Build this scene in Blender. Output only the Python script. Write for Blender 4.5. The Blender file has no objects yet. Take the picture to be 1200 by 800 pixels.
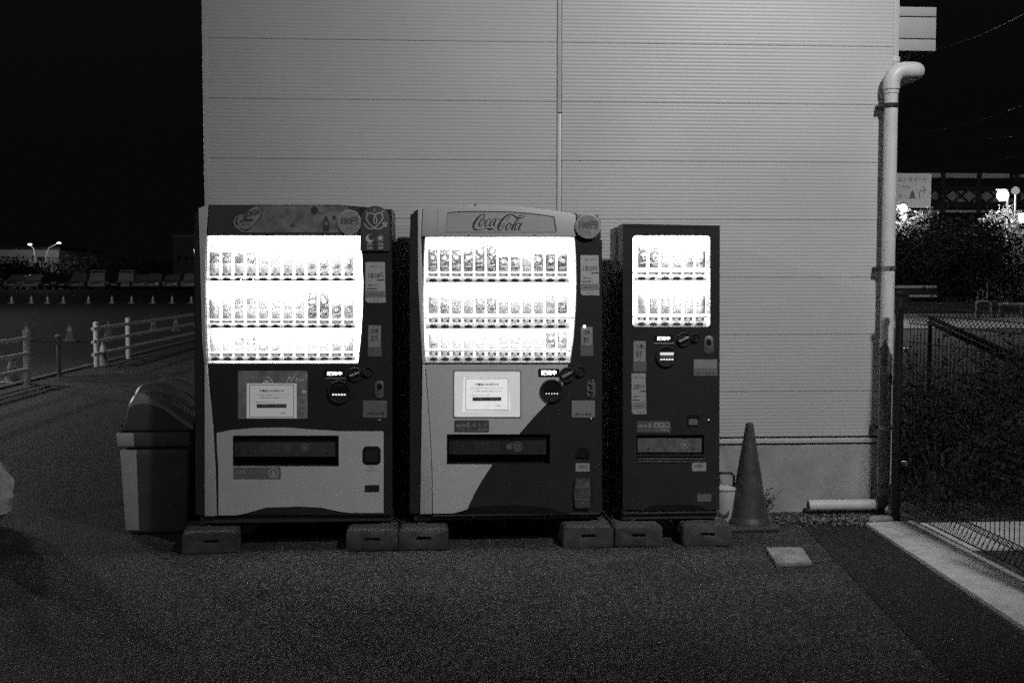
import bpy, bmesh, math, random
from mathutils import Vector, Matrix
from mathutils.geometry import tessellate_polygon

random.seed(7)
S = bpy.context.scene
COL = S.collection
PI = math.pi

# ------------------------------------------------------------------ camera
FPX = 1333.0
PSI = math.radians(3.67)
THETA = math.atan(73 / FPX)
EYE = Vector((0, 0, 1.5))
FWD = Vector((math.sin(PSI) * math.cos(THETA), math.cos(PSI) * math.cos(THETA), -math.sin(THETA)))
RGT = Vector((math.cos(PSI), -math.sin(PSI), 0))
UPV = RGT.cross(FWD)
cam_d = bpy.data.cameras.new('camera')
cam_d.sensor_width = 36
cam_d.lens = FPX / 1200 * 36
cam_d.clip_start = 0.05
cam_d.clip_end = 2000
cam = bpy.data.objects.new('camera', cam_d)
COL.objects.link(cam)
cam.matrix_world = Matrix(((RGT.x, UPV.x, -FWD.x, EYE.x), (RGT.y, UPV.y, -FWD.y, EYE.y), (RGT.z, UPV.z, -FWD.z, EYE.z), (0, 0, 0, 1)))
S.camera = cam

# ------------------------------------------------------------------ night sky and street light
world = bpy.data.worlds.new('World')
S.world = world
world.use_nodes = True
wn = world.node_tree
wbg = wn.nodes['Background']
sky = wn.nodes.new('ShaderNodeTexSky')
sky.sky_type = 'NISHITA'
sky.sun_disc = False
sky.sun_elevation = math.radians(-4)
sky.sun_rotation = math.radians(200)
bw = wn.nodes.new('ShaderNodeRGBToBW')
wn.links.new(sky.outputs[0], bw.inputs[0])
glow = wn.nodes.new('ShaderNodeMath')          # faint glow of the town on the night sky
glow.operation = 'ADD'
glow.inputs[1].default_value = 0.018
wn.links.new(bw.outputs[0], glow.inputs[0])
wn.links.new(glow.outputs[0], wbg.inputs['Color'])
wbg.inputs['Strength'].default_value = 0.12


def lamp(name, loc, power, radius=0.12):
    d = bpy.data.lights.new(name, 'POINT')
    d.energy = power
    d.shadow_soft_size = radius
    o = bpy.data.objects.new(name, d)
    o.location = loc
    COL.objects.link(o)
    return o


# street lamp high to the right, a weaker one to the left
key = lamp('street_light', (3.15, 1.8, 6.0), 1500, 0.2)
kd = bpy.data.lights.new('street_light', 'SPOT')
kd.energy = 1010
kd.shadow_soft_size = 0.2
kd.spot_size = math.radians(76)
kd.spot_blend = 1.0
key.data = kd
key.rotation_euler = (Vector((2.1, 7.1, 2.3)) - key.location).to_track_quat('-Z', 'Y').to_euler()
lamp('left_street_light', (-12, -2, 6.5), 620, 0.2)
lamp('rail_fill_light', (-8.4, 18.0, 3.4), 300, 0.2)  # unseen lamp, added to brighten the guard rails
lamp('lot_fill_light', (-30, 46, 10), 5000, 0.3)  # added lamp out of view, gives the far cones light

S.view_settings.view_transform = 'Standard'
S.view_settings.look = 'None'
S.view_settings.exposure = 0
S.view_settings.gamma = 1
S.cycles.use_denoising = False          # the photograph is a grainy night picture
S.cycles.max_bounces = 6
S.cycles.transparent_max_bounces = 12
S.cycles.sample_clamp_indirect = 1.5
S.cycles.use_light_tree = True
S.cycles.use_adaptive_sampling = True
S.cycles.adaptive_threshold = 0.05     # leaves a fine even grain
S.cycles.adaptive_min_samples = 16
S.cycles.sample_clamp_direct = 24.0


# ------------------------------------------------------------------ measuring helpers (points of the place)
def ray(x, y):
    return FWD * FPX + RGT * (x - 600) + UPV * (400 - y)


def W(x, y, Y):
    """point of the upright plane at distance Y"""
    r = ray(x, y)
    return EYE + r * (Y / r.y)


def G(x, y, z=0.0):
    r = ray(x, y)
    return EYE + r * ((z - 1.5) / r.z)


# ------------------------------------------------------------------ materials
MATS = {}


def mat(name, g, rough=0.5, metal=0.0, vary=0.12, vscale=9.0, bump=0.0, bscale=120.0, coat=0.0, emit=0.0, dirt=0.0):
    if name in MATS:
        return MATS[name]
    m = bpy.data.materials.new(name)
    m.use_nodes = True
    nt = m.node_tree
    b = nt.nodes['Principled BSDF']
    b.inputs['Roughness'].default_value = rough
    b.inputs['Metallic'].default_value = metal
    b.inputs['Coat Weight'].default_value = coat
    tc = nt.nodes.new('ShaderNodeTexCoord')
    geo = nt.nodes.new('ShaderNodeNewGeometry')
    n = nt.nodes.new('ShaderNodeTexNoise')
    n.inputs['Scale'].default_value = vscale
    n.inputs['Detail'].default_value = 6
    nt.links.new(geo.outputs['Position'], n.inputs['Vector'])
    r = nt.nodes.new('ShaderNodeMapRange')
    r.inputs['From Min'].default_value = 0.3
    r.inputs['From Max'].default_value = 0.7
    r.inputs['To Min'].default_value = g * (1 - vary)
    r.inputs['To Max'].default_value = g * (1 + vary)
    nt.links.new(n.outputs['Fac'], r.inputs['Value'])
    last = r.outputs[0]
    if dirt:
        n3 = nt.nodes.new('ShaderNodeTexNoise')
        n3.inputs['Scale'].default_value = 3.2
        n3.inputs['Detail'].default_value = 9
        n3.inputs['Roughness'].default_value = 0.72
        nt.links.new(geo.outputs['Position'], n3.inputs['Vector'])
        r3 = nt.nodes.new('ShaderNodeMapRange')
        r3.inputs['From Min'].default_value = 0.5
        r3.inputs['From Max'].default_value = 0.68
        r3.inputs['To Min'].default_value = 1
        r3.inputs['To Max'].default_value = 1 - dirt
        nt.links.new(n3.outputs['Fac'], r3.inputs['Value'])
        mu = nt.nodes.new('ShaderNodeMath')
        mu.operation = 'MULTIPLY'
        nt.links.new(last, mu.inputs[0])
        nt.links.new(r3.outputs[0], mu.inputs[1])
        last = mu.outputs[0]
    nt.links.new(last, b.inputs['Base Color'])
    if bump:
        n2 = nt.nodes.new('ShaderNodeTexNoise')
        n2.inputs['Scale'].default_value = bscale
        n2.inputs['Detail'].default_value = 4
        nt.links.new(geo.outputs['Position'], n2.inputs['Vector'])
        bp = nt.nodes.new('ShaderNodeBump')
        bp.inputs['Strength'].default_value = bump
        bp.inputs['Distance'].default_value = 0.003
        nt.links.new(n2.outputs['Fac'], bp.inputs['Height'])
        nt.links.new(bp.outputs[0], b.inputs['Normal'])
    if emit:
        b.inputs['Emission Color'].default_value = (1, 1, 1, 1)
        b.inputs['Emission Strength'].default_value = emit
        m.cycles.emission_sampling = 'NONE'
    MATS[name] = m
    return m


def gmat(g, rough=0.5):
    return mat('paint_%03d_%02d' % (round(g * 1000), round(rough * 10)), g, rough)


def asphalt(name, base, spread, cell, spark=0.0, patch=0.25):
    m = bpy.data.materials.new(name)
    m.use_nodes = True
    nt = m.node_tree
    b = nt.nodes['Principled BSDF']
    b.inputs['Roughness'].default_value = 0.8
    geo = nt.nodes.new('ShaderNodeNewGeometry')
    L = nt.links.new

    def vor(scale, feat='F1'):
        v = nt.nodes.new('ShaderNodeTexVoronoi')
        v.feature = feat
        v.inputs['Scale'].default_value = scale
        L(geo.outputs['Position'], v.inputs['Vector'])
        return v
    v = vor(1 / cell)
    sx = nt.nodes.new('ShaderNodeSeparateColor')
    L(v.outputs['Color'], sx.inputs[0])
    pw = nt.nodes.new('ShaderNodeMath')
    pw.operation = 'POWER'
    L(sx.outputs[0], pw.inputs[0])
    pw.inputs[1].default_value = 3.0
    ma = nt.nodes.new('ShaderNodeMath')
    ma.operation = 'MULTIPLY_ADD'
    L(pw.outputs[0], ma.inputs[0])
    ma.inputs[1].default_value = spread
    ma.inputs[2].default_value = base
    st = nt.nodes.new('ShaderNodeMath')
    st.operation = 'GREATER_THAN'
    L(sx.outputs[1], st.inputs[0])
    st.inputs[1].default_value = 0.985
    ma2 = nt.nodes.new('ShaderNodeMath')
    ma2.operation = 'MULTIPLY_ADD'
    L(st.outputs[0], ma2.inputs[0])
    ma2.inputs[1].default_value = spark
    L(ma.outputs[0], ma2.inputs[2])
    n = nt.nodes.new('ShaderNodeTexNoise')
    n.inputs['Scale'].default_value = 1.7
    n.inputs['Detail'].default_value = 8
    n.inputs['Roughness'].default_value = 0.65
    L(geo.outputs['Position'], n.inputs['Vector'])
    r = nt.nodes.new('ShaderNodeMapRange')
    r.inputs['From Min'].default_value = 0.3
    r.inputs['From Max'].default_value = 0.7
    r.inputs['To Min'].default_value = 1 - patch
    r.inputs['To Max'].default_value = 1 + patch
    L(n.outputs['Fac'], r.inputs['Value'])
    mu = nt.nodes.new('ShaderNodeMath')
    mu.operation = 'MULTIPLY'
    L(ma2.outputs[0], mu.inputs[0])
    L(r.outputs[0], mu.inputs[1])
    L(mu.outputs[0], b.inputs['Base Color'])
    v2 = vor(1 / (cell * 1.3))
    bp = nt.nodes.new('ShaderNodeBump')
    bp.inputs['Strength'].default_value = 0.9
    bp.inputs['Distance'].default_value = 0.006
    bp.invert = True
    L(v2.outputs['Distance'], bp.inputs['Height'])
    L(bp.outputs[0], b.inputs['Normal'])
    MATS[name] = m
    return m


def emission(name, s, g=1.0):
    m = bpy.data.materials.new(name)
    m.use_nodes = True
    nt = m.node_tree
    nt.nodes.clear()
    o = nt.nodes.new('ShaderNodeOutputMaterial')
    e = nt.nodes.new('ShaderNodeEmission')
    e.inputs['Color'].default_value = (g, g, g, 1)
    e.inputs['Strength'].default_value = s
    nt.links.new(e.outputs[0], o.inputs[0])
    if not name.startswith('backlight'):
        m.cycles.emission_sampling = 'NONE'      # small glows: seen, but they light nothing to speak of
    MATS[name] = m
    return m


def glass_mat(name, gloss=0.05, tint=1.0, rough=0.02):
    m = bpy.data.materials.new(name)
    m.use_nodes = True
    nt = m.node_tree
    nt.nodes.clear()
    o = nt.nodes.new('ShaderNodeOutputMaterial')
    mx = nt.nodes.new('ShaderNodeMixShader')
    t = nt.nodes.new('ShaderNodeBsdfTransparent')
    t.inputs['Color'].default_value = (tint, tint, tint, 1)
    g = nt.nodes.new('ShaderNodeBsdfGlossy')
    g.inputs['Roughness'].default_value = rough
    mx.inputs[0].default_value = gloss
    nt.links.new(t.outputs[0], mx.inputs[1])
    nt.links.new(g.outputs[0], mx.inputs[2])
    nt.links.new(mx.outputs[0], o.inputs[0])
    MATS[name] = m
    return m


M_ASPH = asphalt('asphalt', 0.019, 0.115, 0.009, 0.10, 0.45)
M_ASPH2 = asphalt('dark_asphalt', 0.010, 0.035, 0.0075, 0.06, 0.2)
M_LOT = asphalt('lot_asphalt', 0.014, 0.03, 0.012, 0.1, 0.3)
M_GRAVEL = asphalt('gravel_dirt', 0.02, 0.16, 0.018, 0.2, 0.5)
M_SIDING = mat('siding_metal', 0.56, 0.42, vary=0.05, vscale=1.5, bump=0.12, bscale=60)
M_TRIM = mat('siding_trim', 0.58, 0.4, vary=0.05)
M_PLASTER = mat('plaster_base', 0.42, 0.85, vary=0.18, vscale=4, bump=0.5, bscale=90, dirt=0.3)
M_CONC = mat('concrete', 0.36, 0.85, vary=0.25, vscale=14, bump=0.6, bscale=140, dirt=0.45)
M_CONC2 = mat('old_concrete', 0.085, 0.9, vary=0.35, vscale=16, bump=1.0, bscale=120, dirt=0.4)
M_WHITE = mat('white_paint', 0.66, 0.38, vary=0.04, vscale=5, bump=0.04, coat=0.1)
M_SILVER = mat('silver_paint', 0.62, 0.34, metal=0.0, vary=0.04)
M_BODY = mat('dark_red_paint', 0.034, 0.36, vary=0.1, coat=0.2, bump=0.05)
M_CAB = mat('cabinet_paint', 0.05, 0.42, vary=0.15, bump=0.1)
M_BLACK = mat('black_plastic', 0.012, 0.35)
M_DARK = mat('dark_plastic', 0.03, 0.4)
M_MID = mat('mid_grey_plastic', 0.16, 0.4)
M_STICK = mat('sticker_paper', 0.5, 0.6, vary=0.08, vscale=40)
M_STICKG = mat('sticker_grey', 0.2, 0.5, vary=0.1, vscale=30)
M_INK = mat('ink', 0.03, 0.6)
M_PALEINK = mat('pale_ink', 0.45, 0.6)
M_CHROME = mat('chrome', 0.7, 0.18, metal=1.0)
M_STEEL = mat('galvanised_steel', 0.45, 0.35, metal=0.8, vary=0.3, vscale=30)
M_PIPE = mat('pipe_pvc', 0.74, 0.4, vary=0.06, vscale=6, dirt=0.12)
M_PIPE_SHADE = mat('pipe_shade', 0.13, 0.7, vary=0.6, vscale=18, dirt=0.4)
M_CONE = mat('cone_rubber', 0.075, 0.5, vary=0.3, vscale=20, bump=0.3, bscale=60, dirt=.35)
M_REFL = mat('cone_band', 0.6, 0.4)
M_BIN = mat('bin_plastic', 0.085, 0.45, vary=0.12, vscale=8, bump=0.1)
M_BIN_LIT = mat('bin_lit_plastic', 0.48, 0.45, vary=0.1, vscale=8)  # paler copy of the bin colour for the lit left side
M_LID = mat('bin_lid_plastic', 0.30, 0.42, vary=0.1)
M_BAG = mat('bag_film', 0.85, 0.35, vary=0.2, vscale=30, bump=0.6, bscale=40)
M_FENCE = mat('fence_wire_coating', 0.010, 0.7)
M_RAIL = mat('rail_paint', 0.78, 0.45, vary=0.12, vscale=20)
M_LEAF = mat('leaf', 0.06, 0.5, vary=0.6, vscale=3)
M_BARK = mat('bark', 0.08, 0.9, vary=0.4, vscale=20)
M_LINER = mat('display_liner', 0.85, 0.4, vary=0.02)
E_PANEL1 = emission('backlight_left', 8.5)
E_PANEL2 = emission('backlight_middle', 3.4)
E_TUBE1, E_TUBE2 = 4.2, 2.4      # watts per metre of the strip lights in the cases
E_TUBE = emission('tube_glow', 4)
E_SIGN = emission('lit_lettering', 3.0)
E_LED = emission('led', 4.0)
E_LAMP = emission('lamp_glow', 7)
E_POSTER = mat('backlit_poster', 0.75, 0.4, emit=0.32)
GLASS = glass_mat('display_glass', 0.045)
GLASS2 = glass_mat('flap_glass', 0.10, 0.8, 0.1)

# ------------------------------------------------------------------ object helpers
ORG = {}


class B:
    """collects geometry in world coordinates"""

    def __init__(s):
        s.v = []
        s.f = []

    def add(s, vs, fs):
        k = len(s.v)
        s.v += [tuple(v) for v in vs]
        s.f += [tuple(k + i for i in f) for f in fs]
        return s

    def box(s, x0, x1, y0, y1, z0, z1):
        return s.add([(x0, y0, z0), (x1, y0, z0), (x1, y1, z0), (x0, y1, z0), (x0, y0, z1), (x1, y0, z1), (x1, y1, z1), (x0, y1, z1)],
                     [(0, 3, 2, 1), (4, 5, 6, 7), (0, 1, 5, 4), (1, 2, 6, 5), (2, 3, 7, 6), (3, 0, 4, 7)])

    def hexa(s, bot, top):
        return s.add(list(bot) + list(top), [(0, 3, 2, 1), (4, 5, 6, 7), (0, 1, 5, 4), (1, 2, 6, 5), (2, 3, 7, 6), (3, 0, 4, 7)])

    def tube(s, pts, r, n=8, caps=True, radii=None):
        pts = [Vector(p) for p in pts]
        rings = []
        prev = None
        for i, p in enumerate(pts):
            d = (pts[min(i + 1, len(pts) - 1)] - pts[max(i - 1, 0)]).normalized()
            a = Vector((0, 0, 1)) if abs(d.z) < 0.9 else Vector((1, 0, 0))
            if prev is not None:
                a = prev
            u = (a - d * a.dot(d)).normalized()
            prev = u
            w = d.cross(u)
            rr = radii[i] if radii else r
            rings.append([p + (u * math.cos(t) + w * math.sin(t)) * rr for t in [2 * PI * k / n for k in range(n)]])
        vs = [v for R in rings for v in R]
        fs = []
        for i in range(len(pts) - 1):
            for k in range(n):
                a, b_ = i * n + k, i * n + (k + 1) % n
                fs.append((a, b_, b_ + n, a + n))
        if caps:
            fs.append(tuple(range(n))[::-1])
            fs.append(tuple((len(pts) - 1) * n + k for k in range(n)))
        return s.add(vs, fs)

    def lathe(s, c, prof, n=16, axis='z', sx=1.0, sy=1.0):
        c = Vector(c)
        vs, fs = [], []
        for (r, h) in prof:
            for k in range(n):
                t = 2 * PI * k / n
                a, b_ = r * math.cos(t) * sx, r * math.sin(t) * sy
                vs.append(c + (Vector((a, b_, h)) if axis == 'z' else Vector((a, h, b_))))
        for i in range(len(prof) - 1):
            for k in range(n):
                a, b_ = i * n + k, i * n + (k + 1) % n
                fs.append((a, b_, b_ + n, a + n))
        fs.append(tuple(range(n))[::-1])
        fs.append(tuple((len(prof) - 1) * n + k for k in range(n)))
        return s.add(vs, fs)

    def slab(s, outer, y0, y1, holes=()):
        """outer, holes: lists of (x, z); front face at y0 (towards the camera), back at y1"""
        loops = [list(outer)] + [list(h) for h in holes]
        tri = tessellate_polygon([[Vector((p[0], p[1], 0)) for p in L] for L in loops])
        flat = [p for L in loops for p in L]
        n = len(flat)
        vs = [(p[0], y0, p[1]) for p in flat] + [(p[0], y1, p[1]) for p in flat]
        fs = [tuple(t) for t in tri] + [tuple(i + n for i in t[::-1]) for t in tri]
        k = 0
        for L in loops:
            m = len(L)
            for i in range(m):
                a, b_ = k + i, k + (i + 1) % m
                fs.append((a, b_, b_ + n, a + n))
            k += m
        return s.add(vs, fs)

    def build(s, name, m, parent=None, bevel=0.0, smooth=False, seg=2):
        me = bpy.data.meshes.new(name)
        c = Vector((0, 0, 0))
        if s.v:
            xs = [[v[i] for v in s.v] for i in range(3)]
            c = Vector([(min(q) + max(q)) / 2 for q in xs])
            if parent is None:
                c.z = min(xs[2])
        me.from_pydata([(v[0] - c.x, v[1] - c.y, v[2] - c.z) for v in s.v], [], s.f)
        bm = bmesh.new()
        bm.from_mesh(me)
        bmesh.ops.recalc_face_normals(bm, faces=bm.faces)
        if bevel:
            bmesh.ops.dissolve_limit(bm, angle_limit=0.02, verts=bm.verts, edges=bm.edges)
            ed = [e for e in bm.edges if len(e.link_faces) == 2 and e.calc_face_angle(0) > 0.5]
            bmesh.ops.bevel(bm, geom=ed, offset=bevel, segments=seg, affect='EDGES', profile=0.5, clamp_overlap=True)
        bm.to_mesh(me)
        bm.free()
        if smooth or bevel:
            for p in me.polygons:
                p.use_smooth = True
            me.set_sharp_from_angle(angle=math.radians(40))
        me.materials.append(m)
        o = bpy.data.objects.new(name, me)
        COL.objects.link(o)
        if parent is not None:
            o.parent = parent
            o.location = c - ORG[parent]
        else:
            o.location = c
        ORG[o] = c
        return o


def tag(o, label=None, cat=None, group=None, kind=None):
    if label:
        o['label'] = label
    if cat:
        o['category'] = cat
    if group:
        o['group'] = group
    if kind:
        o['kind'] = kind
    return o


def thing(name, loc, label, cat, group=None):
    o = bpy.data.objects.new(name, None)
    o.empty_display_size = 0.1
    o.location = loc
    COL.objects.link(o)
    ORG[o] = Vector(loc)
    return tag(o, label, cat, group)


def instance(src, world_pos, parent):
    """a repeat of a part: shares its mesh"""
    c = src.copy()
    COL.objects.link(c)
    c.parent = parent
    c.location = Vector(world_pos) - ORG[parent]
    ORG[c] = Vector(world_pos)
    return c


def copy_tree(o, loc=None, parent=None):
    c = o.copy()
    COL.objects.link(c)
    c.parent = parent
    ORG[c] = ORG[o].copy()
    if loc is not None:
        ORG[c] = Vector(loc)
        c.location = loc
    for ch in list(o.children):
        copy_tree(ch, None, c)
    return c


def struct(name, b, m, **k):
    return tag(b.build(name, m, **k), kind='structure')


TXT_CACHE = {}


def text_mesh(s, bold=0.0):
    key = (s, bold)
    if key in TXT_CACHE:
        return TXT_CACHE[key]
    c = bpy.data.curves.new('lettering', 'FONT')
    c.body = s
    c.align_x = 'CENTER'
    c.align_y = 'CENTER'
    c.resolution_u = 2
    c.offset = bold
    o = bpy.data.objects.new('lettering', c)
    COL.objects.link(o)
    bpy.context.view_layer.update()
    me = bpy.data.meshes.new_from_object(o.evaluated_get(bpy.context.evaluated_depsgraph_get()))
    bpy.data.objects.remove(o)
    vs = [(v.co.x, v.co.y) for v in me.vertices]
    fs = [tuple(p.vertices) for p in me.polygons]
    x0, x1 = min(v[0] for v in vs), max(v[0] for v in vs)
    y0, y1 = min(v[1] for v in vs), max(v[1] for v in vs)
    r = ([((v[0] - x0) / (x1 - x0) - .5, (v[1] - y0) / (y1 - y0) - .5) for v in vs], fs)
    TXT_CACHE[key] = r
    return r


def txt(s, x0, y0, x1, y1, Y, m, parent, slant=0.0, rot=0.0, bold=0.0, name='lettering', arch=0.0):
    """flat print filling the rectangle (photo pixels, at depth Y)"""
    a, b_ = W(x0, y0, Y), W(x1, y1, Y)
    cx, cz, w, h = (a.x + b_.x) / 2, (a.z + b_.z) / 2, abs(b_.x - a.x), abs(a.z - b_.z)
    vs, fs = text_mesh(s, bold)
    out = []
    for (u, v) in vs:
        x, z = u * w, v * h
        x += z * slant
        z += -arch * h * (u * 2) ** 2
        x, z = x * math.cos(rot) - z * math.sin(rot), x * math.sin(rot) + z * math.cos(rot)
        out.append((cx + x, Y, cz + z))
    return B().add(out, fs).build(name, m, parent)


def px(pts, Y):
    return [(lambda p: (p.x, p.z))(W(x, y, Y)) for x, y in pts]


def rrect(x0, y0, x1, y1, r=2.0, n=4):
    out = []
    for cx, cy, a0 in ((x1 - r, y0 + r, -90), (x1 - r, y1 - r, 0), (x0 + r, y1 - r, 90), (x0 + r, y0 + r, 180)):
        for k in range(n + 1):
            t = math.radians(a0 + 90 * k / n)
            out.append((cx + r * math.cos(t), cy + r * math.sin(t)))
    return out


def circ(cx, cy, rx, ry=None, n=24, a0=0, a1=360):
    ry = ry or rx
    full = abs(a1 - a0) >= 360
    k = n if full else n + 1
    return [(cx + rx * math.cos(math.radians(a0 + (a1 - a0) * i / n)), cy + ry * math.sin(math.radians(a0 + (a1 - a0) * i / n))) for i in range(k)]


def plate(name, pts, Y, m, parent, proud=0.003, bevel=0.0, holes=(), back=None, lab=None):
    """a panel whose outline is given on the plane Y, standing proud of it"""
    yf = Y - proud
    o = B().slab(px(pts, Y), yf, back if back is not None else Y, [px(h, Y) for h in holes]).build(name, m, parent, bevel=bevel)
    if lab:
        o['label'] = lab
    return o


def ribbon(name, strokes, Y, m, parent, thick=0.0015, steps=7):
    """pen strokes: lists of (x, y, width) in photo pixels, smooth through the points"""
    b = B()
    for st in strokes:
        P = [Vector((a[0], a[1], a[2])) for a in st]
        pts = []
        for i in range(len(P) - 1):
            p0, p1, p2, p3 = P[max(i - 1, 0)], P[i], P[i + 1], P[min(i + 2, len(P) - 1)]
            for k in range(steps):
                t = k / steps
                pts.append(0.5 * ((2 * p1) + (p2 - p0) * t + (2 * p0 - 5 * p1 + 4 * p2 - p3) * t * t + (3 * p1 - p0 - 3 * p2 + p3) * t ** 3))
        pts.append(P[-1])
        L, R = [], []
        for i, p in enumerate(pts):
            d = pts[min(i + 1, len(pts) - 1)] - pts[max(i - 1, 0)]
            d = Vector((d.x, d.y)).normalized()
            w = max(p.z, 0.1) / 2
            L.append(W(p.x - d.y * w, p.y + d.x * w, Y))
            R.append(W(p.x + d.y * w, p.y - d.x * w, Y))
        vs = L + R
        n = len(L)
        b.add(vs, [(i, i + 1, n + i + 1, n + i) for i in range(n - 1)])
    return b.build(name, m, parent)


# ------------------------------------------------------------------ ground
F = 6.38          # plane of the machines' doors
YW = 7.12         # plane of the wall
KX = -5.95        # edge of the raised yard on the left


def lot_h(y):
    t = min(max((y - 82) / 26, 0), 1)
    return -0.03 + 0.55 * t * t * (3 - 2 * t)


g = B()
ys = [-8, 10, 25, 50, 75, 82, 86, 90, 94, 98, 102, 106, 110, 160, 400, 900]
for i in range(len(ys) - 1):
    a, b_ = ys[i], ys[i + 1]
    g.add([(-900, a, lot_h(a)), (900, a, lot_h(a)), (900, b_, lot_h(b_)), (-900, b_, lot_h(b_))], [(0, 1, 2, 3)])
struct('ground', g, M_LOT)
# the asphalt yard in front of the machines, with its slightly raised edge on the left
g = B()
g.add([(KX, -6, .0), (3.6, -6, .0), (3.6, 7.4, .0), (KX + .02, 7.4, .0)], [(0, 1, 2, 3)])
g.add([(KX, 7.4, .0), (-1.40, 7.4, .0), (-1.40, 34, .0), (KX, 34, .0)], [(0, 1, 2, 3)])
struct('asphalt_yard', g, M_ASPH)
g = B().box(KX - .13, KX - .005, -4, 34, -.1, .035)
struct('yard_kerb', g, mat('kerb_concrete', 0.12, 0.9, vary=0.35, bump=0.6, dirt=0.4), bevel=0.01)
# dark strip along the kerb: the fence's shadow put into the colour
a1, a2, a3, a4 = G(1005, 618), G(1040, 640), G(1240, 790), G(1180, 800)
g = B().add([(2.22, 6.85, .004), (2.60, 6.75, .004), (2.36, 3.2, .004), (2.30, 2.5, .004), (1.80, 2.5, .004), (1.93, 4.3, .004)], [(0, 1, 2, 3, 4, 5)])
struct('fence_shadow_band', g, M_ASPH2)
# gravelly soil strip at the foot of the wall
gs = []
for i in range(25):
    x = 1.62 + i * .058
    gs.append((x, 6.80 + random.uniform(-.05, .07) - .08 * math.sin(i * .5), .006))
g = B().add([(1.6, 7.15, .006)] + gs + [(3.0, 7.15, .006)], [tuple(range(27))])
struct('soil_strip', g, M_GRAVEL)
# concrete kerb strip along the fence
g = B()
g.add([(2.60, 6.68, .004), (2.78, 6.72, .004), (2.86, 2.0, .004), (2.44, 2.0, .004), (2.44, 4.57, .004)], [(0, 1, 2, 3, 4)])
kb = B()
kb.hexa([(2.585, 6.70, -.05), (2.36, 1.8, -.05), (2.90, 1.8, -.05), (2.90, 6.76, -.05)][::-1], [(2.585, 6.70, .022), (2.36, 1.8, .022), (2.90, 1.8, .022), (2.90, 6.76, .022)][::-1])
struct('kerb_strip', kb, mat('kerb_pale_concrete', .68, .85, vary=.15, vscale=14, bump=.6, bscale=140, dirt=.3), bevel=0.006)
# concrete strip beyond the fence, running away to the right
c1, c2 = G(1105, 626), G(1200, 611)
kb = B().box(2.93, 12, 6.05, 6.72, -.3, .012)
struct('concrete_apron', kb, mat('apron_concrete', 0.62, 0.85, vary=0.2, bump=0.3))
kb = B().box(2.93, 12, -2, 6.05, -.3, -.012)
struct('dark_bed', kb, M_GRAVEL)
# a repair patch further back
rs = [(-5.0 + .75 * math.cos(t), 17.6 + .8 * math.sin(t), .003) for t in [2 * PI * k / 28 for k in range(28)]]
struct('repair_patch', B().add(rs, [tuple(range(28))]), M_ASPH2)

# flat concrete piece lying on the asphalt
sp = [G(898, 641, .02), G(940, 641, .02), G(952, 659, .02), G(910, 660, .02)]
o = B().hexa([(p.x, p.y, .001) for p in sp][::-1], [(p.x, p.y, .022) for p in sp][::-1]).build('concrete_slab', M_CONC, bevel=.004)
tag(o, 'flat square of pale concrete lying on the asphalt in front of the cone', 'slab')

# ------------------------------------------------------------------ building
XL, XR = -1.432, 2.909
bld = thing('building', ((XL + XR) / 2, YW, 0), 'large pale building clad in ribbed metal siding behind the vending machines', 'building')
B().box(XL + .02, XR - .02, YW + .03, YW + 9, 0, 6.6).build('wall_core', mat('wall_core', .35, .8), bld)
B().box(XL + .015, XR - .015, YW - .005, YW + .029, -.05, .440).build('foundation', M_PLASTER, bld)
B().box(XL + .01, XR - .008, YW - .012, YW + .028, .452, .483).build('flashing', M_TRIM, bld, bevel=.003)
B().box(XL + .02, XR - .02, YW + .005, YW + .027, .438, .50).build('flashing_gap', M_BLACK, bld)
pitch = .3635
z0 = 2.239 - 5 * pitch + pitch * 0
jx = (.735, .768)
cols = [(XL + .035, jx[0]), (jx[1], XR - .035)]
zlow = .495
zs = [zlow] + [2.239 - pitch * k for k in range(4, -13, -1) if 2.239 - pitch * k > zlow + .05]
zs = sorted(set([round(z, 4) for z in zs]))


def siding(x0, x1, za, zb):
    b = B()
    n = max(2, round((zb - za) / pitch * 16))
    prof = []
    for k in range(n):
        z = za + (zb - .0024 - za) * k / n
        h = (zb - .0024 - za) / n
        prof += [(YW - .0036, z), (YW - .0045, z + h * .25), (YW - .0045, z + h * .55), (YW - .0036, z + h * .8)]
    prof.append((YW - .0036, zb - .0024))
    prof.append((YW + .002, zb - .0024))
    vs = [(x, y, z) for (y, z) in prof for x in (x0, x1)]
    b.add(vs, [(2 * i, 2 * i + 1, 2 * i + 3, 2 * i + 2) for i in range(len(prof) - 1)])
    return b


for (x0, x1) in cols:
    proto = None
    for i in range(len(zs) - 1):
        za, zb = zs[i], zs[i + 1]
        if i == 0 or proto is None:
            o = siding(x0, x1, za, zb).build('siding_panel', M_SIDING, bld)
            if i > 0:
                proto = o
                pz = za
        else:
            o = instance(proto, (ORG[proto].x, ORG[proto].y, ORG[proto].z + za - pz), bld)
ztop = zs[-1]
B().box(jx[0] + .004, jx[1] - .003, YW - .006, YW + .02, .49, 2.53).build('joint_cover', M_TRIM, bld, bevel=.002)
B().box(jx[0] + .004, jx[1] - .003, YW - .006, YW + .02, 2.535, ztop).build('joint_cover', M_TRIM, bld, bevel=.002)
B().box(jx[0] - .001, jx[0] + .004, YW + .002, YW + .02, .49, ztop).build('joint_gasket', M_BLACK, bld)
B().box(XL, XL + .035, YW - .007, YW + .4, .49, ztop).build('corner_trim', M_TRIM, bld, bevel=.003)
B().box(XR - .035, XR, YW - .007, YW + .4, .49, ztop).build('corner_trim', M_TRIM, bld, bevel=.003)
B().box(XL - .05, XR + .05, YW - .05, YW + 9.05, ztop, ztop + .12).build('roof_edge', M_TRIM, bld)

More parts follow.
